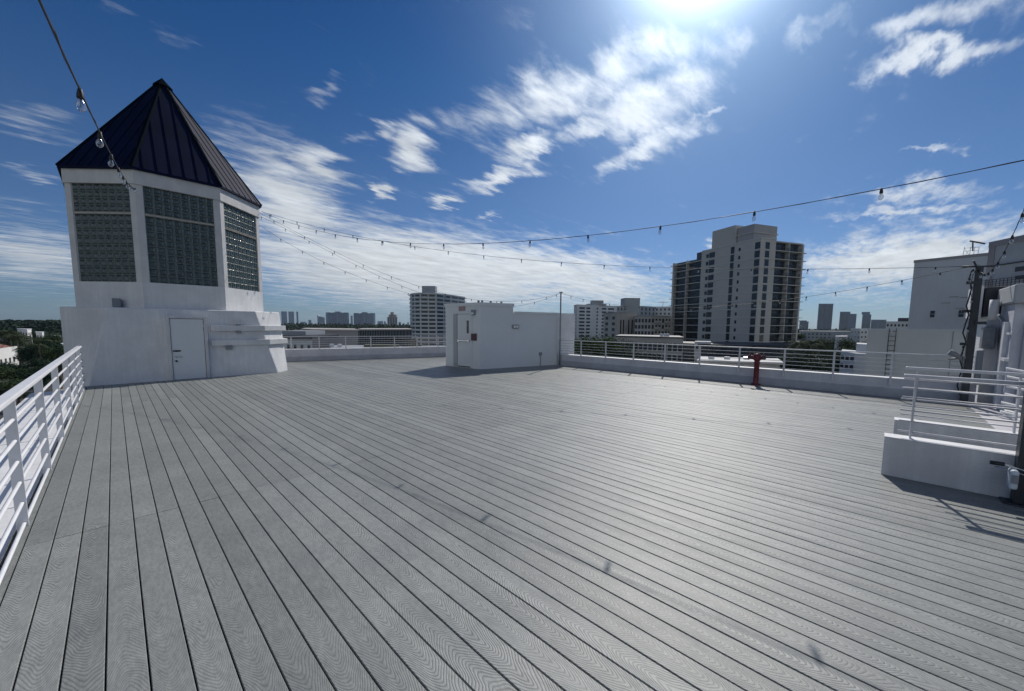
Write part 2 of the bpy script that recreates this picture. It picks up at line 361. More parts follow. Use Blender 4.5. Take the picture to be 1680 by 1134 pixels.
# stepped mouldings wrapping the right corner
for z0, z1, xl in ((-.245,-.075,2.05), (-.70,-.525,2.03)):
    k = (z0+1.65)/2.05; yw = wy(z0); cx = 3.76-.51*k
    inner = [(xl, yw), (cx, yw+.02), (4.16, 14.97+.63*k), (4.18, 17.2)]
    outer = [(xl, yw-.07), (cx+.05, yw-.06), (4.16+.11, 14.97+.63*k-.06), (4.3, 17.2)]
    bevel(MB().prism([outer[0], outer[1], outer[2], outer[3], (inner[3][0]-.1, inner[3][1]), (inner[2][0]-.15, inner[2][1]+.15), (inner[1][0]-.02, inner[1][1]+.2), (inner[0][0], inner[0][1]+.25)], z0, z1).build('moulding', 'stucco', T), .01)
# door
df = MB(); df.box((1.03,14.50,D), (1.10,14.82,.19)); df.box((1.86,14.50,D), (1.93,14.82,.19)); df.box((1.10,14.501,.12), (1.86,14.82,.19))
bevel(df.build('door_frame', 'stucco_old', T), .006)
door = bevel(box((1.112,14.53,D+.015), (1.848,14.60,.108)).build('door', 'shed', T), .004)
MB().box((1.1,14.545,D+.015), (1.111,14.6,.119)).box((1.849,14.545,D+.015), (1.86,14.6,.119)).box((1.111,14.545,.109), (1.849,14.6,.119)).build('door_gap', 'rubber', T)  # black strips stand in for the shaded gap round the door
for zh in (-1.4, -.75, -.1): MB().tube([(1.855,14.52,zh-.05),(1.855,14.52,zh+.05)], .009, 8).build('hinge', 'steel', door)
hm = MB().box((1.13,14.515,-.83), (1.30,14.53,-.79)); hm.tube([(1.2,14.49,-.81),(1.2,14.53,-.81)], .025, 10); hm.build('lock', 'rubber', door)
hm = MB().tube([(1.19,14.53,-.98),(1.19,14.47,-.98),(1.33,14.47,-.985)], .011, 8); hm.tube([(1.19,14.515,-.98),(1.19,14.53,-.98)], .03, 12); hm.build('handle', 'steel', door)
MB().tube([(1.19,14.50,-1.1),(1.19,14.53,-1.1)], .027, 12).build('deadbolt', 'rubber', door)
MB().box((1.12,14.49,D+.002), (1.84,14.529,D+.014)).build('threshold', 'steel', T)
def small_fixture(nm, px, py, w_, h_, d_, m_, parent):
    p = onY(px, py, wy(0)-.0); q = onY(px, py, wy(p[2])-.01)
    return bevel(box((q[0]-w_/2, q[1]-d_, q[2]-h_/2), (q[0]+w_/2, q[1]+.06, q[2]+h_/2)).build(nm, m_, parent), .01)
small_fixture('light_fixture', 390, 528, .2, .17, .09, 'stucco_old', T)
small_fixture('light_fixture', 391, 545, .12, .06, .1, 'greybox', T)
small_fixture('outlet_box', 375.5, 570, .17, .14, .07, 'greybox', T)
p = onY(192, 497, 15.6)
bevel(box((p[0]-.1, 15.25, .42), (p[0]+.07, 15.5, .66)).build('vent_box', 'greybox', T), .01)
# lantern octagon
S8 = 1.88; CX, CY = 1.57, 15.0+S8*(1+2**.5)/2; R8 = S8/2/math.sin(math.pi/8)
def octv(k, r=R8): a = math.radians(22.5+45*k); return np.array([CX+r*math.cos(a), CY+r*math.sin(a)])
def octring(r): return [tuple(octv(k, r)) for k in range(8)]
MB().prism(octring(R8), .38, 1.13).build('sill_wall', 'stucco', T)
MB().prism(octring(R8-.22), 1.13, 3.78).build('inner_core', 'bdark', T)
MB().prism(octring(R8+.035), 3.78, 4.15).build('cornice', 'frame', T)
for k in range(8):
    v = octv(k); d0 = (octv((k+1) % 8)-v)/S8; d1 = (octv((k-1) % 8)-v)/S8; inn = (np.array([CX, CY])-v)/R8
    wv = .155
    MB().prism([tuple(v), tuple(v+d0*wv), tuple(v+d0*wv+inn*.16), tuple(v+inn*.2), tuple(v+d1*wv+inn*.16), tuple(v+d1*wv)], 1.131, 3.779).build('corner_post', 'frame', T)
    # facet frame of reference
    a = octv(k); b = octv((k+1) % 8); uu = (b-a)/S8; no = np.array([uu[1], -uu[0]])
    if no@((a+b)/2-np.array([CX, CY])) < 0: no = -no
    W = S8-2*wv
    def panel(z0, z1, rows):
        cols = 8; pb = MB(); cw, ch = W/cols, (z1-z0)/rows; J = .015
        base = a+uu*wv-no*.035
        for r in range(rows):
            for c in range(cols):
                q0 = base+uu*(c*cw+J); q1 = base+uu*((c+1)*cw-J); za, zb = z0+r*ch+J, z0+(r+1)*ch-J
                i0 = .022; dd = no*.012; ee = no*.004
                V = [(*q0, za), (*q1, za), (*q1, zb), (*q0, zb)]
                V += [(*(q0+uu*i0+dd), za+i0), (*(q1-uu*i0+dd), za+i0), (*(q1-uu*i0+dd), zb-i0), (*(q0+uu*i0+dd), zb-i0)]
                i1 = .05
                V += [(*(q0+uu*i1+ee), za+i1), (*(q1-uu*i1+ee), za+i1), (*(q1-uu*i1+ee), zb-i1), (*(q0+uu*i1+ee), zb-i1)]
                V = [tuple(x_+random.uniform(-.0016, .0016) for x_ in p_) for p_ in V]
                pb.add(V, [(0,1,5,4),(1,2,6,5),(2,3,7,6),(3,0,4,7),(4,5,9,8),(5,6,10,9),(6,7,11,10),(7,4,8,11),(8,9,10,11)])
        g = pb.build('glass_block_panel', 'gblock', T)
        MB().obox((*(a+uu*wv-no*.09), z0), (*uu, 0), (*no, 0), up, W, .053, z1-z0).build('mortar_grid', 'mortar', g)
    panel(3.04, 3.779, 4); panel(1.131, 2.97, 9)
    MB().obox((*(a+uu*wv-no*.06), 2.97), (*uu, 0), (*no, 0), up, W, .055, .02).build('glazing_bar', 'bar', T)
    MB().obox((*(a+uu*wv-no*.06), 3.02), (*uu, 0), (*no, 0), up, W, .055, .02).build('glazing_bar', 'bar', T)
    MB().obox((*(a+uu*wv-no*.065), 2.99), (*uu, 0), (*no, 0), up, W, .045, .03).build('glazing_bar', 'frame', T)
# roof
RE = R8+.11; ZE, ZA = 4.151, 7.82
ap = (CX, CY, ZA); rf = MB()
ring = [(*octv(k, RE), ZE) for k in range(8)]; ring2 = [(*octv(k, RE), ZE+.06) for k in range(8)]
rf.add(ring+ring2+[ap], [tuple(range(8))[::-1]]+[(k, (k+1) % 8, 8+(k+1) % 8, 8+k) for k in range(8)]+[(8+k, 8+(k+1) % 8, 16) for k in range(8)])
AP = np.array(ap)
for k in range(8):
    a = np.array(ring2[k]); b = np.array(ring2[(k+1) % 8]); n_ = np.cross(b-a, AP-a); n_ /= np.linalg.norm(n_)
    if n_[2] < 0: n_ = -n_
    mid = (a+b)/2; sl = AP-mid; Ls = np.linalg.norm(sl); sl /= Ls; uu = (b-a)/np.linalg.norm(b-a); half = np.linalg.norm(b-a)/2
    for t in (-.75, -.45, -.15, .15, .45, .75):
        L_ = Ls*(1-abs(t))-.12
        rf.obox(mid+uu*(t*half-.008)-n_*.01, uu, n_, sl, .016, .026, L_)
rfo = rf.build('roof', 'roofm', T)
for k in range(8):
    a = np.array(ring2[k]); rd = a[:2]-np.array([CX, CY]); rd /= np.linalg.norm(rd); tg = np.array([-rd[1], rd[0], 0])
    dn = AP-a; L_ = np.linalg.norm(dn); dn /= L_; nn3 = np.cross(tg, dn); nn3 = nn3 if nn3[2] > 0 else -nn3
    p0 = a-nn3*.035; m = MB()
    V = []
    for q in (0, L_-.05):
        c_ = a+dn*q; V += [c_-tg*.07-nn3*.03, c_-tg*.025+nn3*.025, c_+tg*.025+nn3*.025, c_+tg*.07-nn3*.03]
    m.add(V, [(0,1,5,4),(1,2,6,5),(2,3,7,6),(0,4,7,3),(0,3,2,1),(4,5,6,7)]); m.build('ridge_cap', 'roofcap', rfo)
MB().add([(*octv(k, .26), ZA-.255) for k in range(8)]+[(CX, CY, ZA+.05)], [(k, (k+1) % 8, 8) for k in range(8)]+[tuple(range(8))[::-1]]).build('finial_cap', 'roofcap', rfo)
# ------------------------------------------------------------------ stair bulkhead
SA = np.array([9.42, 10.68]); SB = np.array([9.27, 12.62]); SE = np.array([12.93, 9.76])
H = thing('stair_bulkhead', 'pale grey-white stair bulkhead with a door on the deck', 'shed', (*((SA+SE)/2), D))
zt = .82
ur = (SE-SA)/np.linalg.norm(SE-SA); ul = (SB-SA)/np.linalg.norm(SB-SA)
ps = vpl(842, 505, SA, SE)[:2]; Lh = np.linalg.norm(ps-SA)
SC = SA+ur*Lh
zl = vpl(842, 511.5, SA, SE)[2]; print('shed low z', zl, 'Lh', Lh)
MB().prism([tuple(SA), tuple(SC), tuple(SC+(SB-SA)), tuple(SB)], D, zt-.1).build('tall_wall', 'shed', H)
def grow(P, d):
    c = sum(np.array(p) for p in P)/len(P); return [tuple(np.array(p)+(np.array(p)-c)/np.linalg.norm(np.array(p)-c)*d) for p in P]
MB().prism(grow([SA, SC, SC+(SB-SA), SB], .045), zt-.1, zt+.02).build('roof_cap', 'shed', H)
MB().prism([tuple(SC+ur*.002), tuple(SE+ur*.0), tuple(SE+(SB-SA)), tuple(SC+ur*.002+(SB-SA))], D, zl-.07).build('low_wall', 'shed', H)
MB().prism([tuple(SC+ur*.05-ul*.03), tuple(SE-ul*.03), tuple(SE+(SB-SA)), tuple(SC+ur*.05+(SB-SA))], zl-.07, zl+.01).build('low_roof_cap', 'shed', H)
P1 = SE+ur*.002; P2_ = vpl(943, 560, SA, SE)[:2]
MB().prism([tuple(P1+ul*.02), tuple(P2_+ul*.02), tuple(P2_+(SB-SA)), tuple(P1+(SB-SA))], G, zl-.0).build('outer_wall', 'coping', H)
def onleft(px, py): return vpl(px, py, SA, SB)
outl = -np.array([ul[1], -ul[0]]) if (-np.array([ul[1], -ul[0]]))@(-SA) > 0 else np.array([ul[1], -ul[0]])
outr = np.array([ur[1], -ur[0]]); outr = outr if outr@(-SA) > 0 else -outr
def plate(px0, px1, py0, py1, A_, B_, out, d0, d1, nm, m_, parent, bv=.004):
    a = vpl(px0, py1, A_, B_); b = vpl(px1, py1, A_, B_); c = vpl((px0+px1)/2, py0, A_, B_); cb = vpl((px0+px1)/2, py1, A_, B_)
    z0, z1 = cb[2], c[2]; uu = (b-a)[:2]; L_ = np.linalg.norm(uu); uu = uu/L_
    o_ = MB().obox((*(a[:2]+out*d0), z0), (*uu, 0), (*out, 0), up, L_, d1-d0, z1-z0).build(nm, m_, parent)
    return bevel(o_, bv)
plate(745.5, 751, 515.5, 600, SA, SB, outl, -.02, .05, 'door_frame', 'plaster', H)  # left jamb darker: shade of the door reveal put into its colour
plate(772.5, 775, 515.5, 603.5, SA, SB, outl, -.02, .03, 'door_frame', 'shed', H)
plate(745.5, 775, 512.3, 515, SA, SB, outl, -.02, .052, 'door_frame', 'shed', H)
dr = plate(751.5, 772.2, 516, 601, SA, SB, outl, -.02, .02, 'door', 'shed', H)
plate(766.3, 769.8, 526, 547, SA, SB, outl, .021, .026, 'window', 'darkglass', dr)
plate(752.5, 771.5, 558, 559.8, SA, SB, outl, .05, .075, 'push_bar', 'steel', dr)
plate(751.5, 754.5, 556.8, 561, SA, SB, outl, .021, .05, 'push_bar_housing', 'steel', dr)
plate(768, 771, 557.2, 561, SA, SB, outl, .021, .05, 'push_bar_housing', 'steel', dr)
plate(752, 772, 600.6, 602.0, SA, SB, outl, .0, .03, 'sill', 'rubber', H)
sg = tag(plate(752.7, 763.6, 500, 510.3, SA, SB, outl, .002, .012, 'notice_sign', 'pinksign', None), 'faded pinkish notice sign high on the bulkhead wall above the door', 'sign')
plate(774.3, 782.3, 547.5, 558.8, SA, SB, outl, .002, .06, 'alarm_box', 'redbox', H, .012)
lf = plate(775.5, 781, 508.5, 517, SA, SB, outl, .002, .1, 'light_fixture', 'greybox', H, .02)
plate(776.5, 780, 513, 516, SA, SB, outl, .101, .13, 'lens', 'coping', lf, .01)
lf = plate(839.5, 850, 533, 539, SA, SE, outr, .002, .08, 'light_fixture', 'greybox', H, .02)
plate(841, 844.2, 534.2, 538, SA, SE, outr, .081, .1, 'lens', 'coping', lf, .006)
plate(845.2, 848.5, 534.2, 538, SA, SE, outr, .081, .1, 'lens', 'coping', lf, .006)
cz = vpl(886, 581, SA, SE); MB().tube([(*(cz[:2]+outr*.03), D), (*(cz[:2]+outr*.03), cz[2])], .012, 6).build('conduit', 'greybox', H)
plate(884, 888, 578, 583, SA, SE, outr, .002, .06, 'outlet_box', 'greybox', H)
for px in (786, 792, 806, 823.5):
    p = vpl(px, 495, SA, SE)[:2]-outr*.05; MB().box((p[0]-.03, p[1]-.03, zt+.021), (p[0]+.03, p[1]+.03, zt+.09)).build('roof_anchor', 'greybox', H)
# ------------------------------------------------------------------ poles
PS = onX(918, 598, 12.86)
pole = MB().tube([(12.86, PS[1], D), (12.86, PS[1], 1.36)], .03, 10); pole.box((12.80, PS[1]-.06, 1.36), (12.92, PS[1]+.06, 1.39)); pole.box((12.78, PS[1]-.08, D), (12.94, PS[1]+.08, D+.012))
tag(pole.build('string_light_pole', 'greybox'), 'thin grey pole at the right end of the stair bulkhead holding the strings up', 'pole')
Q2 = onX(1581, 657, 12.75)
sp2 = thing('string_light_post', 'tall dark steel post at the far curb end, before the ladder building', 'post', (12.75, Q2[1], D))
m = MB().box((12.693, Q2[1]-.057, D), (12.807, Q2[1]+.057, 1.33)); bevel(m.build('pole', 'black', sp2), .01)
m = MB().box((12.60, Q2[1]-.16, D), (12.90, Q2[1]+.16, D+.02)); m.build('base_plate', 'black', sp2)
m = MB()
for zz, s_ in ((.95, .07), (.35, .09), (-.35, .06), (.1, -.12)): MB().box((12.62, Q2[1]+s_-.05, zz), (12.66, Q2[1]+s_+.1, zz+.06)).build('clamp', 'black', sp2)
m = MB().tube([(12.75,Q2[1]-.25,1.3),(12.75,Q2[1]+.25,1.34)], .02, 6); m.tube([(12.7,Q2[1],1.2),(12.5,Q2[1]+.12,1.42)], .018, 6); m.build('bracket', 'black', sp2)
m = MB()
pts = [(12.62+.05*math.sin(i*1.3), Q2[1]+.11+.03*math.sin(i*2.1), 1.25-.19*i) for i in range(15)]
m.tube(pts, .012, 6); m.build('cable', 'rubber', sp2)
cm = MB().tube([(12.63, Q2[1]+.30, -.5), (12.63, Q2[1]+.2, -.56), (12.63, Q2[1]+.08, -.68)], [.07, .05, .03], 10); cm.tube([(12.64, Q2[1]+.3, -.66), (12.66, Q2[1]+.05, -.62)], .022, 8)
cm.build('floodlight', 'greybox', sp2)
# near post
NPx, NPy = 5.88, -1.095
np_ = thing('string_light_post', 'near dark steel square post at the right edge beside the white stair curb', 'post', (NPx, NPy, D))
bevel(box((NPx-.065, NPy-.065, D), (NPx+.065, NPy+.065, 2.35)).build('pole', 'black', np_), .008)
bevel(box((NPx-.13, NPy-.13, D), (NPx+.13, NPy+.13, D+.015)).build('base_plate', 'black', np_), .003)
m = MB().tube([onX(1622, 758, NPx-.1), onX(1650, 763, NPx-.1), onX(1700, 779, NPx-.1)], .011, 8); m.tube([onX(1632, 765, NPx-.12), onX(1690, 783, NPx-.12)], .008, 6)
m.build('clamp_rod', 'steel', np_)
q = onX(1628, 759, NPx-.1); m = MB().tube([q+np.array([0, .015, 0]), onX(1648, 762, NPx-.1)], .02, 8); m.build('clamp_grip', 'rubber', np_)
q0 = onX(1650, 797, NPx-.09); q1 = onX(1669, 769, NPx-.09)
bx = bevel(box((NPx-.2, min(q0[1], q1[1]), q0[2]), (NPx-.07, max(q0[1], q1[1]), q1[2])).build('junction_box', 'drum', np_), .02, 3)
cy = (q0[1]+q1[1])/2
MB().box((NPx-.207, cy-.02, (q0[2]+q1[2])/2-.03), (NPx-.201, cy+.02, (q0[2]+q1[2])/2+.05)).build('cover_plate', 'greybox', bx)
# rounded white container at the frame edge
pc = gnd(1690, 850); m = MB(); cxx, cyy = 5.62, -1.42
prof = [(0, D), (.19, D), (.2, D+.05), (.205, D+.35), (.19, D+.42), (.15, D+.47), (0, D+.47)]
K = 24; V = [(cxx+r_*math.cos(2*math.pi*j/K), cyy+r_*math.sin(2*math.pi*j/K), z_) for r_, z_ in prof for j in range(K)]
m.add(V, [(i*K+j, i*K+(j+1) % K, (i+1)*K+(j+1) % K, (i+1)*K+j) for i in range(len(prof)-1) for j in range(K)], True)
tag(m.build('ballast_drum', 'drum'), 'rounded white plastic ballast drum behind the near post at the right edge', 'drum')
# ------------------------------------------------------------------ stair curbs with railings
ZB = -1.2128
b1 = tag(bevel(box((5.93,-3.2,D), (6.13,-.13,ZB)).build('stair_curb', 'stucco_old'), .008), 'nearest low white curb wall of the stair, its top edge sunlit', 'curb')
b2 = tag(bevel(box((7.12,-3.2,D), (7.32,-.235,ZB)).build('stair_curb', 'stucco_old'), .008), 'second low white curb wall of the stair, just behind the nearest one', 'curb')
MB().box((5.928,-3.2,ZB+.001), (6.14,-.128,ZB+.006)).build('coping', 'coping', b1)
MB().box((7.118,-3.2,ZB+.001), (7.33,-.233,ZB+.006)).build('coping', 'coping', b2)
for xx, ys, posts, lab in ((6.03, -.235, (-.33, -1.9), 'white stair railing on the nearest low curb, beside the near dark post'),
                           (7.22, -.29, (-.40, -1.22, -2.1), 'white stair railing on the second low curb, farther from the camera')):
    r = thing('stair_railing', lab, 'railing', (xx, posts[0], ZB), 'stair railings at the right')
    bevel(box((xx-.03, -3.1, -.535), (xx+.03, ys, -.50)).build('top_rail', 'rail2', r), .006)
    for z in (-.655, -.775, -.9, -1.02, -1.135): MB().tube([(xx, -3.1, z), (xx, ys+.005, z)], .0085, 8).build('rod', 'rail2', r)
    for y in posts: box((xx-.03, y-.008, ZB+.006), (xx+.03, y+.008, -.535)).build('post', 'rail2', r)
# third set beyond the white landing
# ------------------------------------------------------------------ stair house / duct wall at the right
W = thing('roof_stair_house', 'white plastered stair house with rounded corner and sunlit strips at the right edge', 'building', (12.4, -2.4, D))
def wallpanel(x, y1, y0, z0, z1, rr, th, nm, m_):
    """slab facing -X with rounded upper +Y corner"""
    prof = [(y0, z0), (y1, z0)]
    for i in range(9):
        a = math.pi/2*i/8; prof.append((y1-rr+rr*math.cos(a), z1-rr+rr*math.sin(a)))
    prof.append((y0, z1)); n = len(prof)
    V = [(x, p[0], p[1]) for p in prof]+[(x+th, p[0], p[1]) for p in prof]
    return bevel(MB().add(V, [tuple(range(n))[::-1], tuple(range(n, 2*n))]+[(i, (i+1) % n, n+(i+1) % n, n+i) for i in range(n)]).build(nm, m_, W), .01)
wallpanel(11.95, -1.99, -4.5, D, .42, .35, .1, 'rounded_panel', 'plaster')
bevel(box((12.05,-4.5,D), (13.2,-1.86,.5)).build('wall', 'curb', W), .01)
bevel(box((13.2,-4.5,D), (14.2,-1.68,.28)).build('pilaster', 'stucco', W), .01)
bevel(box((11.85,-4.5,.5), (13.3,-1.80,.86)).build('cornice', 'plaster', W), .03)
bevel(box((13.3,-4.0,.285), (14.6,-1.62,.92)).build('equipment_box', 'bdark', W), .02)
box((13.28,-1.60,.26), (14.6,-1.52,.96)).build('lit_box_side', 'coping', W)  # sunlit side of the dark box, its light put in as a white slab
MB().tube([(12.9,-1.72,.2),(12.9,-1.72,.62)], [.07,.07], 12).build('vent_pipe', 'coping', W)
MB().tube([(12.6,-1.75,.3),(12.5,-1.84,.1),(12.3,-1.88,-.1)], .03, 8).build('drain_pipe', 'greybox', W)
bevel(box((12.95,-1.80,-.42), (13.25,-1.62,.05)).build('duct', 'greybox', W), .02)
bevel(box((12.9,-1.66,-1.2), (13.1,-1.56,-.45)).build('duct', 'bgrey', W), .02)
box((12.3,-1.86,-1.5), (12.5,-1.80,.15)).build('downpipe', 'coping', W)
MB().box((12.0,-1.86,-.62),(12.3,-1.80,-.56)).box((12.0,-1.86,-.1),(12.2,-1.82,-.06)).build('pipe_clip', 'coping', W)
# pale landing floor
MB().box((7.35,-3.2,D-.05), (12.9,-1.5,D+.012)).build('landing_floor', 'wood_floor', kind='structure')
ls = thing('landing_steps', 'sunlit white steps and ledge at the foot of the stair house', 'steps', (10.9, -1.9, D))
bevel(box((10.6,-3.2,D+.014), (11.9,-1.86,D+.10)).build('step', 'coping', ls), .01)
bevel(box((9.4,-3.2,D+.014), (10.59,-1.86,D+.07)).build('step', 'coping', ls), .01)
# louvre brackets beside the near post
lv = thing('wall_louvre', 'white louvre blades just left of the near dark post', 'louvre', (8.3, -1.6, D))
for i, (px, py) in enumerate([(1669, 609), (1671, 623), (1670, 639), (1667, 652), (1661, 666), (1659, 681)]):
    p = onX(px, py, 8.3); MB().add([(8.3,p[1]+.09,p[2]+.035),(8.36,p[1]+.09,p[2]+.045),(8.36,p[1]-.22,p[2]-.02),(8.3,p[1]-.22,p[2]-.03),(8.3,p[1]+.09,p[2]+.015),(8.36,p[1]+.09,p[2]+.025),(8.36,p[1]-.22,p[2]-.04),(8.3,p[1]-.22,p[2]-.05)],
        [(0,1,2,3),(4,7,6,5),(0,4,5,1),(1,5,6,2),(2,6,7,3),(3,7,4,0)]).build('blade', 'coping', lv)
MB().box((8.30,-1.72,-1.62), (8.34,-1.68,.2)).build('upright', 'coping', lv)
# ------------------------------------------------------------------ standpipe
hx, hy = 12.72, 2.46
Sx = thing('standpipe', 'red fire standpipe with twin capped outlets standing before the far curb', 'standpipe', (hx, hy, D))
def lathe(pf, cx_, cy_, k=20):
    m = MB(); n = len(pf)
    m.add([(cx_+r_*math.cos(2*math.pi*j/k), cy_+r_*math.sin(2*math.pi*j/k), z_) for r_, z_ in pf for j in range(k)],
          [(i*k+j, i*k+(j+1) % k, (i+1)*k+(j+1) % k, (i+1)*k+j) for i in range(n-1) for j in range(k)], True); return m
lathe([(0,D+.001),(.12,D+.001),(.12,D+.03),(.085,D+.035),(.07,D+.07),(.066,D+.12),(.066,-1.03),(.08,-1.02),(.08,-.99),(.066,-.98),(.066,-.93)], hx, hy).build('pipe', 'red', Sx)
body = lathe([(.066,-.96),(.1,-.92),(.115,-.86),(.1,-.79),(.06,-.765),(.05,-.75),(0,-.745)], hx, hy).build('tee_body', 'red', Sx)
for sg_ in (1, -1):
    p0 = np.array([hx-.02, hy+sg_*.03, -.89]); dv = np.array([-.45, sg_*.85, .28]); dv /= np.linalg.norm(dv)
    m = MB().tube([p0, p0+dv*.08, p0+dv*.12, p0+dv*.15], [.05, .052, .06, .062], 14); m.build('outlet', 'red', body)
    m = MB().tube([p0+dv*.151, p0+dv*.19, p0+dv*.2], [.068, .068, .05], 14); m.tube([p0+dv*.2, p0+dv*.225], [.018, .016], 6); m.build('cap', 'redbox', body)
    m = MB().tube([p0+dv*.12+np.array([0,0,.05]), p0+dv*.05+np.array([0,0,.12]), np.array([hx, hy, -.76])], .006, 5); m.build('chain', 'brass', body)
    m = MB(); c_ = p0+dv*.17+np.array([0, 0, .085]); m.tube([c_-np.array([0,.03,0]), c_+np.array([0,.03,.01])], .014, 6); m.build('lug', 'red', body)
# ------------------------------------------------------------------ string lights
def lightstring(name_lab, A_, B_, pts, spacing, first, ends=None, nmin=0, smax=None):
    A_ = np.array(A_[:2], float); B_ = np.array(B_[:2], float); L_ = np.linalg.norm(B_-A_); uu = (B_-A_)/L_
    S_, Z_ = [], []
    for p in pts:
        q = vpl(*p, A_, B_); S_.append((q[:2]-A_)@uu); Z_.append(q[2])
    c = np.polyfit(S_, Z_, 3 if len(pts) > 8 else 2)
    zf = lambda s_: np.polyval(c, s_)
    s1 = ends[1] if ends else L_; s0 = ends[0] if ends else 0.
    t = thing('string_light', name_lab, 'string lights', (*(A_+uu*(s0+s1)/2), zf((s0+s1)/2)), 'festoon light strings over the deck')
    K_ = 60; P = [np.array([*(A_+uu*s_), zf(s_)]) for s_ in np.linspace(s0, s1, K_)]
    MB().tube(P, .0042, 5).build('cable', 'rubber', t)
    # second twisted lead
    P2 = [p+np.array([.004*math.cos(i*2.1), .004*math.sin(i*2.1), .004*math.sin(i*1.7)]) for i, p in enumerate(P)]
    MB().tube(P2, .003, 4).build('cable', 'rubber', t)
    s_ = first
    while s_ < s1-.15:
        if s_ > s0+.05: hang(np.array([*(A_+uu*s_), zf(s_)]), t)
        s_ += spacing
    return t
def lathemesh(pf, k, nm, m_):
    me = bpy.data.meshes.new(nm); n = len(pf)
    V = [(r_*math.cos(2*math.pi*j/k), r_*math.sin(2*math.pi*j/k), z_) for r_, z_ in pf for j in range(k)]
    me.from_pydata(V, [], [(i*k+j, i*k+(j+1) % k, (i+1)*k+(j+1) % k, (i+1)*k+j) for i in range(n-1) for j in range(k)])
    me.materials.append(M[m_]); me.polygons.foreach_set('use_smooth', [True]*len(me.polygons)); me.update(); return me
ME_S = lathemesh([(.001, .012), (.012, .01), (.016, -.005), (.021, -.03), (.0225, -.055), (.021, -.066), (.001, -.066)], 12, 'socket', 'rubber')
ME_B = lathemesh([(.013, -.064), (.016, -.075), (.027, -.095), (.0315, -.118), (.029, -.14), (.019, -.158), (.008, -.166), (.0005, -.168)], 14, 'bulb', 'bulb')
ME_F = lathemesh([(.0006, -.07), (.004, -.078), (.0025, -.1), (.004, -.125), (.0005, -.13)], 6, 'filament', 'brass')
def hang(p, t):
    o = bpy.data.objects.new('socket', ME_S); COL.objects.link(o); o.parent = t
    o.location = Vector(p)-t.location; o.rotation_euler = (random.uniform(-.1, .1), random.uniform(-.1, .1), random.uniform(0, 6))
    o.scale = (.68,)*3; b = bpy.data.objects.new('bulb', ME_B); COL.objects.link(b); b.parent = o
    f_ = bpy.data.objects.new('filament', ME_F); COL.objects.link(f_); f_.parent = o
T7 = (3.95, 16.38); V5 = (.65, 14.93); T0 = (3.84, 18.2); PL = (12.75, Q2[1]); PB = (12.86, PS[1]); PN = (5.75, -1.05)
lightstring('longest light string from the near dark post up to the turret, nearest bulbs largest', PN, T7, [(1680,258),(1441,315),(1235,350),(1074,374),(947,388),(843,396),(755,400),(682,400),(619,393),(560,387),(505,376),(425,345)], 1.12, .02)
lightstring('light string from turret to the tall dark post, passing high before the condo tower', PL, T7, [(1604,436),(1536,439),(1441,440),(1351,440),(1285,443),(1185,443),(1106,441),(1034,436),(964,434),(897,427.5),(833,423),(771,415),(712,408),(656,402),(602,393),(425,345)], 1.17, .72)
lightstring('sagging light string between the thin grey pole and the tall dark post', PL, PB, [(1604,436),(1542,449),(1481,459),(1425,469),(1374,478),(1327,486),(1285,492),(1244,497),(1207,502),(1173,504),(1140,505),(1110,505),(1035,502),(951,489),(932,484),(918,481)], .585, .55)
lightstring('light string dropping from the turret to the thin grey pole behind the bulkhead roof', T7, PB, [(426,348),(471,376),(491,384.5),(540,407),(588,430),(635,451),(676,467),(733,483),(781,491),(862,494),(897,487.5),(918,481)], 1.02, .4)
lightstring('steeper light string from the back of the turret to the thin grey pole', T0, PB, [(430,356),(554,421),(589,438),(621,454),(650,464),(676,474),(847,505),(867,499),(880,494),(912,484)], .9, .6)
lightstring('lowest light string from the turret back down to the far bulkhead corner', T0, tuple(SB), [(430,372),(453.5,389),(493,410),(528.6,428.6),(562.6,443.6),(594,457),(624.5,467),(652,476),(732,499)], .83, .5)
b1p = ray(130, 135)*3.5
lightstring('overhead light string at the upper left running to the near corner of the turret', b1p[:2], V5, [(55,-30),(63,0),(130,135),(166,226),(183,266),(203,290),(212,300),(220,307),(229,300),(232,290)], 1.12, 0., ends=(-3.0, np.linalg.norm(np.array(V5)-b1p[:2])))
lightstring('short sagging light string between the near dark post and the tall dark post', PN, PL, [(1680,345),(1662,385),(1650,408),(1640,425),(1632,438),(1622,447),(1612,450),(1606,440)], .62, .15)
hs = thing('string_light', 'loose tail of bulbs hanging down the left side of the tall dark post', 'string lights', (12.6, Q2[1]+.2, 1.2), 'festoon light strings over the deck')
pp = [onX(x_, y_, 12.6) for x_, y_ in ((1604, 438), (1596, 452), (1592, 470), (1595, 500), (1588, 540), (1580, 578), (1578, 600))]
MB().tube(pp, .005, 5).build('cable', 'rubber', hs)
for x_, y_ in ((1597, 442), (1591, 456), (1595, 489), (1588, 537), (1580, 568)): hang(onX(x_, y_, 12.6), hs)
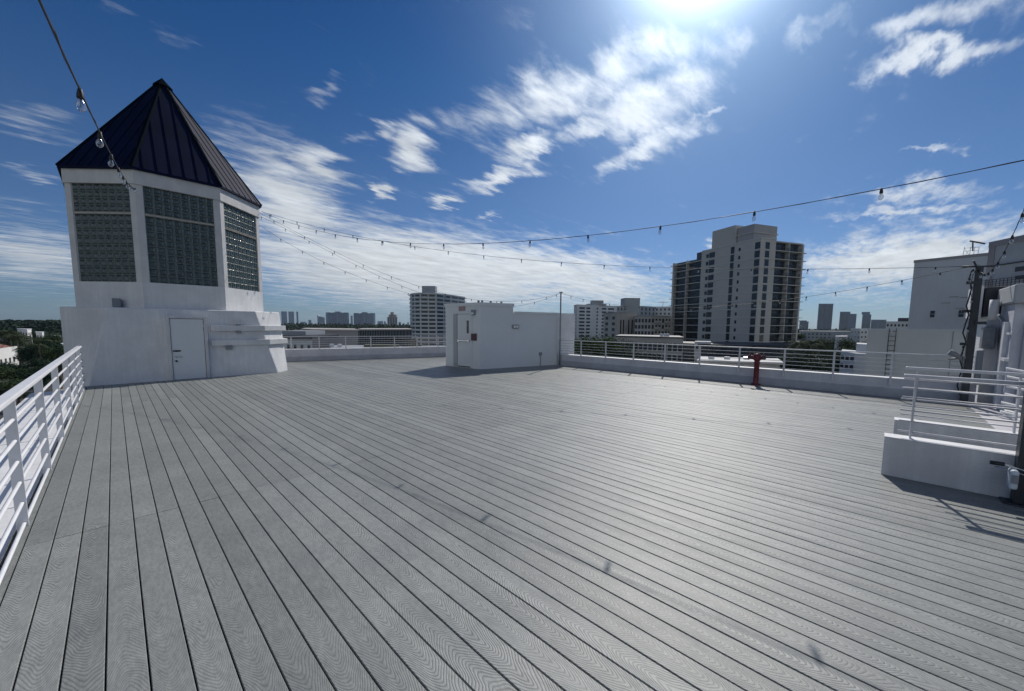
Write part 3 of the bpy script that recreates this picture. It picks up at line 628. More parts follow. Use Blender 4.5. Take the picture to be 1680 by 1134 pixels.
# ================================================================== CITY
def hit(C, d, px, y):
    r = ray(px, y)[:2]; A_ = np.array([[d[0], -r[0]], [d[1], -r[1]]]); t = np.linalg.solve(A_, -np.array(C)); return t[0]
def seg_boxes(parent, p, q, cols, rows, s0, s1, zt_, zb_, wf, hf, m_='winglass', nm='window', out=.05, skip=0.):
    """rows x cols of window panes on the wall from p to q (plan), between s0..s1 metres along it"""
    p, q = np.array(p), np.array(q); L_ = np.linalg.norm(q-p); u_ = (q-p)/L_; n_ = np.array([u_[1], -u_[0]])
    if n_@(-p) < 0: n_ = -n_
    if s1 is None: s1 = L_
    cw = (s1-s0)/cols; rh = (zt_-zb_)/rows
    for r in range(rows):
        for c in range(cols):
            if skip and random.random() < skip: continue
            a = p+u_*(s0+cw*(c+.5-wf/2))-n_*.2; z_ = zb_+rh*(r+.5-hf/2)
            MB().obox((*a, z_), (*u_, 0), (*n_, 0), up, cw*wf, .2+out, rh*hf).build(nm, m_, parent)
def pbuild(nm, label, cat, pts, yref, m_, back=15., ref=0, zb=G, group=None, roof=None, part='wall'):
    P = [fxy(px, dp) for px, dp in pts]
    zt_ = far(pts[ref][0], yref, pts[ref][1])[2]
    f2 = CF[:2]/np.linalg.norm(CF[:2]); mid = sum(P)/len(P); f2 = mid/np.linalg.norm(mid)
    poly = P+[P[-1]+f2*back, P[0]+f2*back]
    t = thing(nm, label, cat, (*mid, zb), group)
    MB().prism([tuple(p) for p in poly], zb, zt_).build(part, m_, t)
    if roof: MB().prism([tuple(p) for p in grow(poly, .35)], zt_+.01, zt_+roof[0]).build('roof_edge', roof[1], t)
    return t, P, zt_
# ---- condo tower
CD = 130.; C0 = far(1249, 391, CD); zc = C0[2]; C0 = C0[:2]; dL, dR = vdir(620), vdir(2600)
dR = np.array([-dL[1], dL[0]]) if np.array([-dL[1], dL[0]])@dR > 0 else np.array([dL[1], -dL[0]])
sL = lambda px, y: hit(C0, dL, px, y)
sR = lambda px, y: hit(C0, dR, px, y)
s1138, s1169, s1104, rEnd = sL(1138, 426), sL(1169, 404), sL(1104, 432), sR(1320, 398)
print('condo', zc, s1169, s1138, s1104, rEnd)
zB = vpl(1155, 411, C0, C0+dL)[2]; zC = vpl(1120, 429, C0, C0+dL)[2]
K = thing('condo_tower', 'tall taupe condo tower with thin projecting floor slabs and dark balconies', 'building', (*(C0+dL*20+dR*8), G))
def cbox(s0, s1, t0, t1, z0, z1): return MB().obox((*(C0+dL*s0+dR*t0), z0), (*dL, 0), (*dR, 0), up, s1-s0, t1-t0, z1-z0)
tb = 7.2                              # balconies start on the right face
sb0 = sL(1150, 440); sb1 = sL(1105, 440)
cbox(0, s1169, 0, tb, G, zc).build('wall', 'condo', K)
cbox(1.7, s1169, tb+.002, rEnd, G, zc-.5).build('wall', 'condo_r', K)
cbox(s1169+.002, sb0, 0, 14, G, zB).build('wall', 'condo', K)
cbox(sb0+.002, s1138, 1.6, 14, G, zB).build('wall', 'condo_r', K)
cbox(s1138+.002, s1104-.9, 1.6, 14, G, zC).build('wall', 'condo_r', K)
cbox(s1104-.9+.002, s1104, 0, 14, G, zC).build('wall', 'condo', K)
cbox(0, 1.7, rEnd-.7, rEnd, G, zc-.5).build('wall', 'condo', K)
sA, sA2 = sL(1205, 398), sL(1169, 381); zP = vpl(1207, 368, C0, C0+dL)[2]
cbox(sA, sA2, .003, 9, zc+.01, zP-.3).build('penthouse', 'condo', K)
cbox(3.5, sA-.5, .8, 12, zc+.01, vpl(1249, 364, C0+dR*0, C0+dL)[2]+.2).build('penthouse', 'condo_d', K)
cbox(3.2, sA-.2, .5, 12.3, zc+2.7, zc+3.1).build('penthouse_band', 'condo', K)
FH = 2.9; nwin = 0; zfl = []
for i in range(15):
    z = zc-.6-FH*(i+1); zfl.append(z)
    se = s1104 if z < zC-1 else (s1138 if z < zB-1 else s1169)
    cbox(-.12, se+1.3, -.12, tb, z-.11, z+.11).build('floor_slab', 'condo_l', K)
    cbox(-.12, s1169, tb+.002, rEnd+1.6, z-.1, z+.1).build('floor_slab', 'condo_l', K)
cbox(-.15, s1169, -.15, tb+.1, zc, zc+.35).build('roof_edge', 'condo_l', K)
cbox(.4, s1169, tb+.1, rEnd, zc-.49, zc-.1).build('roof_edge', 'condo_l', K)
def cwin(face, s, w_, z, h_, nm='window', m_='darkglass'):
    if face == 'L': MB().obox((*(C0+dL*(s-w_/2)-dR*.04), z), (*dL, 0), (*dR, 0), up, w_, .3, h_).build(nm, m_, K)
    else: MB().obox((*(C0+dR*(s-w_/2)-dL*.04), z), (*dR, 0), (*dL, 0), up, w_, .3, h_).build(nm, m_, K)
sw = {k: sL(k, y) for k, y in ((1242, 420), (1213, 420), (1201.5, 420), (1167, 430), (1161, 430))}
for i, z in enumerate(zfl[:13]):
    cwin('L', sw[1242], 1.9, z+.15, 2.3); cwin('L', sw[1213], .8, z+.6, 1.2); cwin('L', sw[1201.5], 1.5, z+.2, 2.5)
    if z < zB-2: cwin('L', sw[1167]-.2, 2.6, z+.3, 2.0); cwin('L', sw[1161]+.2, 1.2, z+.5, 1.4)
    cwin('R', 3.2, 2.0, z+.15, 2.3)
# glazing and railings of the balconies
for i, z in enumerate(zfl[:13]):
    for t0, t1 in ((tb+.3, (tb+rEnd)/2-.2), ((tb+rEnd)/2+.2, rEnd-1.)):
        o = MB().obox((*(C0+dR*t0+dL*1.6), z+.12), (*dR, 0), (*dL, 0), up, t1-t0, .09, 2.3).build('balcony_door', 'darkglass', K)
        m = MB(); n_ = int((t1-t0)/.35)
        for k in range(n_+1): m.obox((*(C0+dR*(t0+(t1-t0)*k/n_)+dL*.05), z+.11), (*dR, 0), (*dL, 0), up, .05, .05, 1.0)
        m.obox((*(C0+dR*t0+dL*.05), z+1.1), (*dR, 0), (*dL, 0), up, t1-t0, .06, .07); m.build('balcony_railing', 'black', K)
    if z < zC-2:
        for s0_, s1_ in ((sb0+.3, (sb0+s1104)/2-.3), ((sb0+s1104)/2+.3, s1104-1.2)):
            MB().obox((*(C0+dL*s0_+dR*1.5), z+.12), (*dL, 0), (*dR, 0), up, s1_-s0_, .09, 2.3).build('balcony_door', 'darkglass', K)
            m = MB(); m.obox((*(C0+dL*s0_+dR*.05), z+1.1), (*dL, 0), (*dR, 0), up, s1_-s0_, .06, .07); n_ = int((s1_-s0_)/.4)
            for k in range(n_+1): m.obox((*(C0+dL*(s0_+(s1_-s0_)*k/n_)+dR*.05), z+.11), (*dL, 0), (*dR, 0), up, .05, .05, 1.0)
            m.build('balcony_railing', 'black', K)
cbox(.1, 1.7, (tb+rEnd)/2-.15, (tb+rEnd)/2+.15, G, zc-.5).build('partition_wall', 'condo', K)
cbox((sb0+s1104)/2-.15, (sb0+s1104)/2+.15, .1, 1.6, G, zC).build('partition_wall', 'condo', K)
# podium and annex in front of the condo
t, P, z = pbuild('podium_building', 'dark glazed podium at the foot of the condo tower', 'building', [(1098, 118), (1216, 104), (1310, 112)], 569, 'bdark', 12, 1, roof=(.4, 'bdark'))
seg_boxes(t, P[0], P[1], 12, 2, 0, None, z-.2, z-6, .8, .7, 'winglass')
seg_boxes(t, P[1], P[2], 8, 2, 0, None, z-.2, z-6, .8, .7, 'winglass')
t, P, z = pbuild('podium_wing', 'small pale block on the podium roof at the left foot of the condo tower', 'building', [(1141, 112), (1168, 110)], 560.5, 'bwhite', 6, 0)
seg_boxes(t, P[0], P[1], 3, 1, 0, None, z-.5, z-3, .5, .6)
t, P, z = pbuild('flat_roof_annex', 'low annex with pale flat roof just beyond the curb by the red standpipe', 'building', [(1150, 44), (1284, 42)], 598, 'btan', 6, 1, roof=(.2, 'condo_l'))
for k, px in enumerate((1170, 1196, 1228)):
    q = fxy(px, 45.5); tag(bevel(box((q[0]-.25, q[1]-.3, z+.21), (q[0]+.25, q[1]+.3, z+.5)).build('roof_unit', 'steel' if k == 2 else 'coping'), .05),
        ['leftmost white roof unit on the pale flat roof beyond the curb', 'middle white roof unit on the pale flat roof beyond the curb', 'shiny steel roof unit on the pale flat roof, left of the red standpipe'][k], 'roof unit', 'units on the annex roof')
# ---- round white tower
pts = [(673, 281), (673.5, 273), (676, 267), (681, 263), (690, 260.5), (716, 262), (740, 276), (763, 296)]
t, P, z = pbuild('round_white_tower', 'white balconied tower with rounded left end rising behind the bulkhead', 'building', pts, 480.5, 'bwhite', 16, 4)
F_ = 2.75
for i in range(13):
    za = z-1.2-F_*i
    for k in range(7):
        L_ = np.linalg.norm(P[k+1]-P[k]); seg_boxes(t, P[k], P[k+1], 1 if L_ < 9 else 2, 1, .2, L_-.2, za, za-1.45, .86, .98, 'darkglass', 'window', .04)
for i in range(14):
    za = z-2.75*i-.35
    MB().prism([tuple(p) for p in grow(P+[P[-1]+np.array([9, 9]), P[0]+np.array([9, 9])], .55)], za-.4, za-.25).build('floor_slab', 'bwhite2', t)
q0, q1 = fxy(693, 268), fxy(715, 268); zq = far(700, 469.8, 268)[2]
MB().prism([tuple(q0), tuple(q1), tuple(q1+[5, 5]), tuple(q0+[5, 5])], z+.01, zq).build('penthouse', 'bgrey', t)
# ---- white apartment slab
t, P, z = pbuild('white_apartment_block', 'white apartment block with rows of dark balconies above the green trees', 'building', [(941, 312), (946, 300), (1012, 318)], 500.5, 'bwhite', 16, 1, roof=(.4, 'bwhite2'))
for a_, b_ in ((.05, .19), (.22, .32), (.47, .51), (.6, .72), (.75, .92)):
    L_ = np.linalg.norm(P[2]-P[1]); seg_boxes(t, P[1], P[2], 1, 9, a_*L_, b_*L_, z-1, z-1-9*2.75, .92, .5, 'darkglass')
seg_boxes(t, P[0], P[1], 2, 9, 0, None, z-1, z-1-9*2.75, .5, .4)
q0, q1 = fxy(970, 308), fxy(989, 309); MB().prism([tuple(q0), tuple(q1), tuple(q1+[4, 4]), tuple(q0+[4, 4])], z+.41, z+4.2).build('penthouse', 'bgrey', t)
q0, q1 = fxy(964, 309), fxy(994, 310); MB().prism([tuple(q0), tuple(q1), tuple(q1+[6, 6]), tuple(q0+[6, 6])], z+.405, z+1.6).build('penthouse', 'bgrey', t)
# ---- mid blocks
t, P, z = pbuild('grey_penthouse_block', 'grey block with tall box penthouse right of the white apartment block', 'building', [(1011, 245), (1049, 240), (1074, 250)], 502, 'bgrey', 14, 1)
q0, q1 = fxy(1023.5, 242), fxy(1048.5, 242); MB().prism([tuple(q0), tuple(q1), tuple(q1+[6, 6]), tuple(q0+[6, 6])], z+.01, z+5).build('penthouse', 'bgrey', t)
seg_boxes(t, P[1], P[2], 4, 2, 0, None, z-.5, z-6, .4, .6); seg_boxes(t, P[0], P[1], 3, 2, 0, 6, z-.5, z-6, .4, .6)
t, P, z = pbuild('pale_roofline_block', 'pale low-rise with dark square windows left of the condo tower', 'building', [(1060, 262), (1100, 256)], 503.5, 'bwhite', 14, 0)
seg_boxes(t, P[0], P[1], 6, 3, 0, None, z-.6, z-9, .45, .5, 'darkglass')
q = fxy(1086, 258); m = MB().tube([(q[0], q[1], z), (q[0], q[1], z+3.4)], .12, 6); m.tube([(q[0]-2.3, q[1]+2.3, z+2.6), (q[0]+2.3, q[1]-2.3, z+2.6)], .1, 6); m.tube([(q[0]-1.5, q[1]+1.5, z+3.1), (q[0]+1.5, q[1]-1.5, z+3.1)], .08, 6)
m.build('roof_mast', 'black', t)
t, P, z = pbuild('tan_column_block', 'tan block with tall vertical window strips behind the green trees', 'building', [(990, 190), (1012, 180), (1043, 184)], 513.5, 'btan', 14, 1, roof=(.35, 'bgrey'))
for f_ in (.2, .34, .62, .8, .93):
    L_ = np.linalg.norm(P[2]-P[1]); seg_boxes(t, P[1], P[2], 1, 1, (f_-.035)*L_, (f_+.035)*L_, z-3, z-12, .9, .95, 'darkglass')
seg_boxes(t, P[0], P[1], 2, 4, 0, None, z-1, z-12, .4, .5)
t, P, z = pbuild('balcony_block', 'brownish block with busy balconies and blue-green windows left of the condo tower', 'building', [(1041, 172), (1068, 166), (1101, 172)], 519, 'btan', 14, 1, roof=(.35, 'bgrey'))
seg_boxes(t, P[0], P[1], 5, 4, 0, None, z-.5, z-11.5, .66, .6, 'darkglass'); seg_boxes(t, P[1], P[2], 6, 4, 0, None, z-.5, z-11.5, .6, .62, 'winglass')
for i in range(4):
    for k in (1, 4): 
        a_ = P[1]+(P[2]-P[1])*k/6; u_ = (P[2]-P[1])/np.linalg.norm(P[2]-P[1]); n_ = np.array([u_[1], -u_[0]]); n_ = n_ if n_@(-a_) > 0 else -n_
        MB().obox((*a_, z-2.9-2.75*i), (*u_, 0), (*n_, 0), up, 2.6, 1.1, 1.0).build('balcony', 'btan', t)
t, P, z = pbuild('parking_garage', 'low grey-brown garage with rows of dark openings behind the far railing', 'building', [(1012, 98), (1122, 88)], 555.5, 'btan', 16, 1, roof=(.3, 'bdark'))
seg_boxes(t, P[0], P[1], 14, 3, 0, None, z-.8, z-9.2, .74, .7, 'bdark', 'opening')
for k, px in enumerate((1086, 1092, 1096)):
    q = fxy(px, 93); box((q[0]-.3, q[1]-.3, z+.3), (q[0]+.3, q[1]+.3, z+1.)).build('roof_unit', 'coping', t)
# ---- long building beyond the back-left railing
t, P, z = pbuild('long_mauve_building', 'long low mauve-grey building beyond the back-left railing', 'building', [(498, 66), (512, 61), (587, 60)], 542.2, 'bmauve', 14, 1, roof=(.22, 'btan'))
seg_boxes(t, P[0], P[1], 1, 1, 0, None, z-2.2, z-4, .6, .5)
t, P, z = pbuild('finned_glass_building', 'low dark glazed building with close vertical fins right of the mauve one', 'building', [(587.3, 60.2), (675, 68)], 542.4, 'darkglass', 14, 0, roof=(.22, 'btan'))
seg_boxes(t, P[0], P[1], 34, 1, 0, None, z-.05, z-1.5, .16, 1., 'bgrey', 'fin', .1); seg_boxes(t, P[0], P[1], 34, 1, 0, None, z-1.7, z-3.2, .16, 1., 'bgrey', 'fin', .1)
t, P, z = pbuild('lilac_wall_building', 'pale lilac low building with a dark overhang beside the turret', 'building', [(455, 50), (511, 49)], 556, 'bwhite', 8, 0)
seg_boxes(t, P[0], P[1], 5, 1, 0, None, z-.6, z-1.6, .35, .7, 'darkglass')
MB().prism([tuple(p) for p in grow([P[0], P[1], P[1]+[5, 5], P[0]+[5, 5]], .4)], z+.01, z+.45).build('overhang', 'bdark', t)
q0, q1 = fxy(455, 52), fxy(501, 52); MB().prism([tuple(q0), tuple(q1), tuple(q1+[4, 4]), tuple(q0+[4, 4])], z+.46, z+1.0).build('roof_tier', 'bgrey', t)
t, P, z = pbuild('planted_roof', 'pale low roof with a strip of lawn below the finned glass building', 'roof', [(540, 42), (664, 41)], 571.5, 'bgrey', 7, 0)
MB().prism([tuple(fxy(596, 44)), tuple(fxy(655, 44)), tuple(fxy(652, 46.5)), tuple(fxy(599, 46.5))], z+.01, z+.25).build('lawn', 'lawn', t)
for px in (543, 556): q = fxy(px, 44); bevel(box((q[0]-.2, q[1]-.2, z+.01), (q[0]+.2, q[1]+.2, z+.35)).build('roof_unit', 'coping', t), .03)
# ---- right side neighbours
t, P, z = pbuild('ladder_building', 'plain beige windowless block with a roof ladder, right beyond the far railing', 'building', [(1424.5, 27), (1592, 22.5)], 542.8, 'bbeige', 7, 1)
u_ = (P[1]-P[0])/np.linalg.norm(P[1]-P[0]); n_ = np.array([u_[1], -u_[0]]); n_ = n_ if n_@(-P[0]) > 0 else -n_
MB().obox((*(P[0]-u_*.06+n_*.04), z-.02), (*u_, 0), (*-n_, 0), up, np.linalg.norm(P[1]-P[0])+.12, .3, .1).build('coping', 'bwhite', t)
pj = P[0]+u_*hit(P[0], u_, 1562, 560); MB().obox((*(pj+n_*.002), z-6), (*u_, 0), (*n_, 0), up, .03, .02, 6.05-.1).build('wall_joint', 'bmauve', t)
pa = P[0]+u_*hit(P[0], u_, 1461, 545); pb_ = P[0]+u_*hit(P[0], u_, 1472.5, 545)
ld = MB()
for p_ in (pa, pb_): ld.tube([(*(p_+n_*.18), z-5), (*(p_+n_*.18), z+.12)], .02, 6)
k = 0
while k*.32 < 5: ld.tube([(*(pa+n_*.18), z-4.9+k*.32), (*(pb_+n_*.18), z-4.9+k*.32)], .018, 5); k += 1
ld.build('ladder', 'black', t)
t, P, z = pbuild('low_white_annex', 'low white wing with dark windows left of the ladder building', 'building', [(1383, 44), (1407, 41), (1428, 40)], 580, 'bwhite', 6, 1)
seg_boxes(t, P[0], P[1], 3, 2, 0, None, z-.2, z-2., .6, .5, 'darkglass')
t2, P2b, z2 = pbuild('white_stair_tower', 'taller plain white block touching the ladder building on its left', 'building', [(1407.5, 42.5), (1429, 41)], 565.5, 'bwhite', 5, 1)
t, P, z = pbuild('blank_grey_building', 'tall blank grey wall with two small dark windows behind the ladder building', 'building', [(1489, 38), (1607, 34)], 429, 'bpale', 12, 0)
L_ = np.linalg.norm(P[1]-P[0]); u_ = (P[1]-P[0])/L_; n_ = np.array([u_[1], -u_[0]]); n_ = n_ if n_@(-P[0]) > 0 else -n_
for pa_, pb2 in (((1525.5, 521), (1534, 510)), ((1572, 520.5), (1582, 509))):
    a_ = vpl(*pa_, P[0], P[1]); b_ = vpl(*pb2, P[0], P[1]); w_ = np.linalg.norm((b_-a_)[:2])
    fr_ = MB().obox((*(a_[:2]-n_*.1), a_[2]), (*u_, 0), (*n_, 0), up, w_, .12, b_[2]-a_[2]).build('window', 'darkglass', t)
    MB().obox((*(a_[:2]-u_*.06), (a_[2]+b_[2])/2-.02), (*u_, 0), (*n_, 0), up, w_+.12, .05, .05).build('glazing_bar', 'bgrey', fr_)
    MB().obox((*(a_[:2]-u_*.05), a_[2]-.07), (*u_, 0), (*n_, 0), up, w_+.1, .08, .068).build('sill', 'bwhite', fr_)
MB().obox((*(P[0]-u_*.05+n_*.03), z-.25), (*u_, 0), (*-n_, 0), up, L_+.1, .4, .26).build('roof_edge', 'bmauve', t)
for px, py in ((1558, 488), (1577, 489), (1568, 507), (1545, 498)):
    q = vpl(px, py, P[0], P[1]); MB().obox((*q[:2], q[2]), (*u_, 0), (*n_, 0), up, .55, .05, .06).build('vent', 'bmauve', t)
t, P, z = pbuild('dark_parapet_building', 'darker grey building at the right edge, tallest there, with a mesh screen', 'building', [(1610, 26), (1800, 20)], 401, 'plaster', 10, 0)
L_ = np.linalg.norm(P[1]-P[0]); u_ = (P[1]-P[0])/L_; n_ = np.array([u_[1], -u_[0]]); n_ = n_ if n_@(-P[0]) > 0 else -n_
MB().obox((*(P[0]-u_*.1+n_*.08), z-.3), (*u_, 0), (*-n_, 0), up, L_+.1, .5, .35).build('roof_edge', 'bmauve', t)
MB().obox((*(P[0]-u_*.1+n_*.05), G), (*u_, 0), (*-n_, 0), up, .4, .3, z-.3-G).build('corner_pier', 'bmauve', t)
zz = vpl(1640, 436, P[0], P[1])[2]; MB().obox((*(P[0]+n_*.02), zz), (*u_, 0), (*n_, 0), up, L_, .06, .07).build('string_course', 'bdark', t)
for yy0, yy1 in ((446, 434), (459, 449)):
    a_ = vpl(1666, yy0, P[0], P[1]); b_ = vpl(1700, yy1, P[0], P[1]); MB().obox((*a_[:2], a_[2]), (*u_, 0), (*n_, 0), up, np.linalg.norm((b_-a_)[:2]), .04, abs(b_[2]-a_[2])).build('louvre', 'bdark', t)
a_ = vpl(1613, 476, P[0], P[1]); b_ = vpl(1640, 459, P[0], P[1]); m = MB(); hh = b_[2]-a_[2]
for i in range(5): m.obox((*(a_[:2]+n_*.3), a_[2]+hh*i/4), (*u_, 0), (*n_, 0), up, 5.5, .02, .03)
for i in range(24): m.obox((*(a_[:2]+n_*.3+u_*i*.235), a_[2]), (*u_, 0), (*n_, 0), up, .025, .02, hh)
m.build('mesh_screen', 'bdark', t)
# rooftop scaffold on the grey building
sf = thing('roof_scaffold', 'thin pale scaffold frame with a dark beam on top of the blank grey building', 'scaffold', (*fxy(1595, 35.5), 6.3))
m = MB()
for px in (1582, 1592.5, 1599, 1606):
    a_ = far(px-3, 424, 35.5); b_ = far(px+.5, 405, 35.5); m.tube([a_-np.array([0, 0, .1]), b_], .022, 5)
for yy in (406, 411, 418): m.tube([far(1582, yy+1.5, 35.5), far(1606, yy-.5, 35.5)], .018, 5)
m.tube([far(1582, 422, 35.5), far(1592, 407, 35.5)], .015, 5); m.tube([far(1592, 422, 35.5), far(1582, 407, 35.5)], .015, 5)
m.build('frame', 'bwhite', sf)
m = MB().tube([far(1591, 395.5, 35.4), far(1616, 400, 35.)], .07, 6); m.tube([far(1596, 396, 35.4), far(1596, 412, 35.4)], .05, 6); m.build('beam', 'bdark', sf)
# mid-distance whites on the right
t, P, z = pbuild('hillside_white_block', 'white block with a row of small dark windows left of the blank grey wall', 'building', [(1453, 150), (1490, 146)], 527.5, 'bwhite', 12, 0)
seg_boxes(t, P[0], P[1], 6, 2, 0, None, z-.6, z-4.2, .5, .5, 'darkglass')
q0, q1 = fxy(1472, 150), fxy(1489, 148); MB().prism([tuple(q0), tuple(q1), tuple(q1+[4, 0]), tuple(q0+[4, 0])], z+.01, z+1.4).build('penthouse', 'bdark', t)
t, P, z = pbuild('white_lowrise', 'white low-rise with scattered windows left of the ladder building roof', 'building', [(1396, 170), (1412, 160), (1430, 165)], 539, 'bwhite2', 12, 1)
seg_boxes(t, P[1], P[2], 3, 2, 0, None, z-.6, z-4.6, .4, .4); seg_boxes(t, P[0], P[1], 3, 2, 0, None, z-.6, z-4.6, .4, .4)
t, P, z = pbuild('pink_white_house', 'small blush white house above the far railing', 'house', [(1371.5, 120), (1385, 118), (1392, 124)], 552, 'bwhite2', 8, 1)
seg_boxes(t, P[1], P[2], 1, 2, 0, None, z-.5, z-4, .5, .6, 'darkglass')
t, P, z = pbuild('long_lowrise', 'long pale flat-roofed low-rise on the skyline right of the condo tower', 'building', [(1312, 260), (1365, 250), (1398, 262)], 544.5, 'bgrey', 16, 1, roof=(.4, 'bwhite'))
seg_boxes(t, P[0], P[1], 8, 2, 0, None, z-.6, z-5, .4, .4)
# ---- distant skyline
sky_t = [
 ('tall slim blue tower, first right of the turret on the skyline', [(462, 3600), (471.5, 3600)], 511, 'sky_tower'),
 ('tall slim blue tower, second right of the turret, twin of the first', [(473.8, 3600), (483, 3600)], 511.3, 'sky_tower'),
 ('very thin blue tower, third right of the turret on the skyline', [(486.8, 3600), (490, 3600)], 511.5, 'sky_tower'),
 ('short wide hazy tower right of the very thin one', [(493, 4300), (502, 4300)], 528, 'sky_tower'),
 ('short narrow hazy tower standing alone right of the turret', [(506, 4000), (511, 4000)], 525, 'sky_tower'),
 ('blue tower with a slanting top left of the twin navy towers', [(521, 3400), (533, 3400)], 521.5, 'sky_tower'),
 ('narrow hazy tower squeezed between the twin navy towers', [(575.4, 3800), (579, 3800)], 518, 'sky_tower'),
 ('low hazy tower pair, left one, right of the twin navy towers', [(619.5, 4200), (628.5, 4200)], 526.8, 'sky_tower'),
 ('low narrow hazy tower left of the beige stepped tower', [(629.6, 4300), (633, 4300)], 527.3, 'sky_tower'),
 ('short hazy tower just right of the beige stepped tower', [(654, 3900), (658, 3900)], 528.4, 'sky_tower'),
 ('tiny hazy tower just left of the round white tower', [(668, 4100), (671, 4100)], 529, 'sky_tower'),
 ('low grey-green tower just right of the condo tower', [(1311, 1500), (1326, 1500)], 527.5, 'sky_tower2'),
 ('big lone dark blue slab tower right of the condo tower', [(1340, 1300), (1364, 1300)], 498.5, 'sky_tower2'),
 ('dark blue tower with a lower right shoulder', [(1376, 1400), (1393, 1400)], 511.5, 'sky_tower2'),
 ('narrow dark tower with a small stepped crown on the right skyline', [(1413, 1500), (1427.5, 1500)], 516, 'sky_tower2'),
 ('low dark block behind the white block on the right skyline', [(1428, 1450), (1453, 1450)], 524.5, 'sky_tower2'),
]
for lab, pts, y, m_ in sky_t:
    t, P, z = pbuild('skyline_tower', lab, 'tower', pts, y, m_, 30, 0, group='distant skyline towers')
    W_ = np.linalg.norm(P[1]-P[0]); n_ = max(2, int(W_/14))
    seg_boxes(t, P[0], P[1], n_, 1, 1, W_-1, z-5, z-5-(z-G)*.85, .5, 1., 'sky_tower2' if m_ == 'sky_tower' else 'bdark', 'window_strip', .6)
    f2 = np.array([.72, .69])
    if 'slanting' in lab:
        a, b = P; c = a+(b-a)*.22
        MB().add([(*a, z+.1), (*b, z+.1), (*c, z+.1), (*a, z+28), (*c, z+14)]+[(*(p_+f2*25), z_) for p_, z_ in ((a, z+.1), (b, z+.1), (c, z+.1), (a, z+28), (c, z+14))],
                 [(0,2,4,3),(2,1,4),(5,8,9,7),(7,9,6),(0,3,8,5),(3,4,9,8),(4,1,6,9),(0,5,6,1)]).build('slanting_top', m_, t)
    if 'shoulder' in lab:
        a = fxy(1393, 1402); b = fxy(1403.5, 1402); zz = far(1400, 515, 1400)[2]; MB().prism([tuple(a), tuple(b), tuple(b+f2*30), tuple(a+f2*30)], G, zz).build('shoulder', m_, t)
    if 'crown' in lab:
        a = fxy(1419, 1502); b = fxy(1425, 1502); MB().prism([tuple(a), tuple(b), tuple(b+f2*20), tuple(a+f2*20)], z+.1, z+10).build('crown', m_, t)
    if 'grey-green' in lab:
        a = fxy(1316, 1502); b = fxy(1323, 1502); MB().prism([tuple(a), tuple(b), tuple(b+f2*20), tuple(a+f2*20)], z+.1, z+4).build('crown', m_, t)
for (xa, xb, yt, lab) in ((535, 573, 513.5, 'left of the twin wide navy towers with bowed fronts'), (580.5, 616, 514.5, 'right of the twin wide navy towers with bowed fronts')):
    t, P, z = pbuild('skyline_tower', lab, 'tower', [(xa, 2560), (xa+3, 2530), ((xa+xb)/2-4, 2520), ((xa+xb)/2+4, 2520), (xb-3, 2530), (xb, 2560)], yt, 'sky_tower2', 40, 2, group='distant skyline towers')
    for k, nn_ in ((1, 4), (2, 1), (3, 4)):
        L_ = np.linalg.norm(P[k+1]-P[k]); seg_boxes(t, P[k], P[k+1], nn_, 1, 1, L_-1, z-6, z-88, .28, 1., 'sky_tower', 'balcony_stack', 1.5)
    a = fxy((xa+xb)/2-4, 2524); b = fxy((xa+xb)/2+4, 2524); f2 = np.array([.6, .8]); MB().prism([tuple(a), tuple(b), tuple(b+f2*25), tuple(a+f2*25)], z+.1, z+9).build('crown', 'sky_tower2', t)
    for q_ in (xa+.5, xa+11, xb-19, xb-9): a = fxy(q_, 2540); b = fxy(q_+8, 2540); MB().prism([tuple(a), tuple(b), tuple(b+f2*15), tuple(a+f2*15)], z+.1, z+3.5).build('crown', 'sky_tower2', t)
t, P, z = pbuild('skyline_tower', 'beige stepped tower with dark window stacks left of the round white tower', 'tower', [(635.5, 1500), (652, 1500)], 520, 'sky_beige', 25, 0, group='distant skyline towers')
W_ = np.linalg.norm(P[1]-P[0]); seg_boxes(t, P[0], P[1], 4, 1, 0, None, z-2, z-28, .45, 1., 'sky_tower2', 'window_strip', .5)
a = fxy(641, 1500); b = fxy(645.5, 1500); MB().prism([tuple(a), tuple(b), tuple(b+[9, 9]), tuple(a+[9, 9])], z+.1, z+19).build('crown', 'sky_beige', t)
a = fxy(638, 1500); b = fxy(650, 1500); MB().prism([tuple(a), tuple(b), tuple(b+[9, 9]), tuple(a+[9, 9])], z+.1, z+9).build('crown', 'sky_beige', t)
# ---- left houses
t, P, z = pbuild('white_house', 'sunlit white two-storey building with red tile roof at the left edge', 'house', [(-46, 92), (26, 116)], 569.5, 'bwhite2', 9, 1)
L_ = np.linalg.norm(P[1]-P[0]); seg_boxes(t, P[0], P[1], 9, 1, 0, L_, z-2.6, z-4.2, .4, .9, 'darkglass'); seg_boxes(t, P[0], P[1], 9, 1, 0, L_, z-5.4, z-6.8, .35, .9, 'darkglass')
c_ = sum(P)/2+P[1]/np.linalg.norm(P[1])*4
a, b = P; f2 = b/np.linalg.norm(b); V = [(*(a+f2*.0), z+.35), (*(b-(b-a)*.18), z+.35), (*(b-(b-a)*.18+np.array([-8, 2])), z+.35), (*(a+np.array([-8, 2])), z+.35)]
V += [(*(a*.5+np.array(V[3][:2])*.5), z+2.0), (*(np.array(V[1][:2])*.6+np.array(V[2][:2])*.4-(b-a)*.1), z+2.0)]
MB().add(V, [(0,1,5,4),(1,2,5),(2,3,4,5),(3,0,4),(0,3,2,1)]).build('roof', 'redtile', t)
MB().prism([tuple(a), tuple(b), tuple(b+f2*.3), tuple(a+f2*.3)], z+.01, z+.34).build('parapet', 'bwhite2', t)
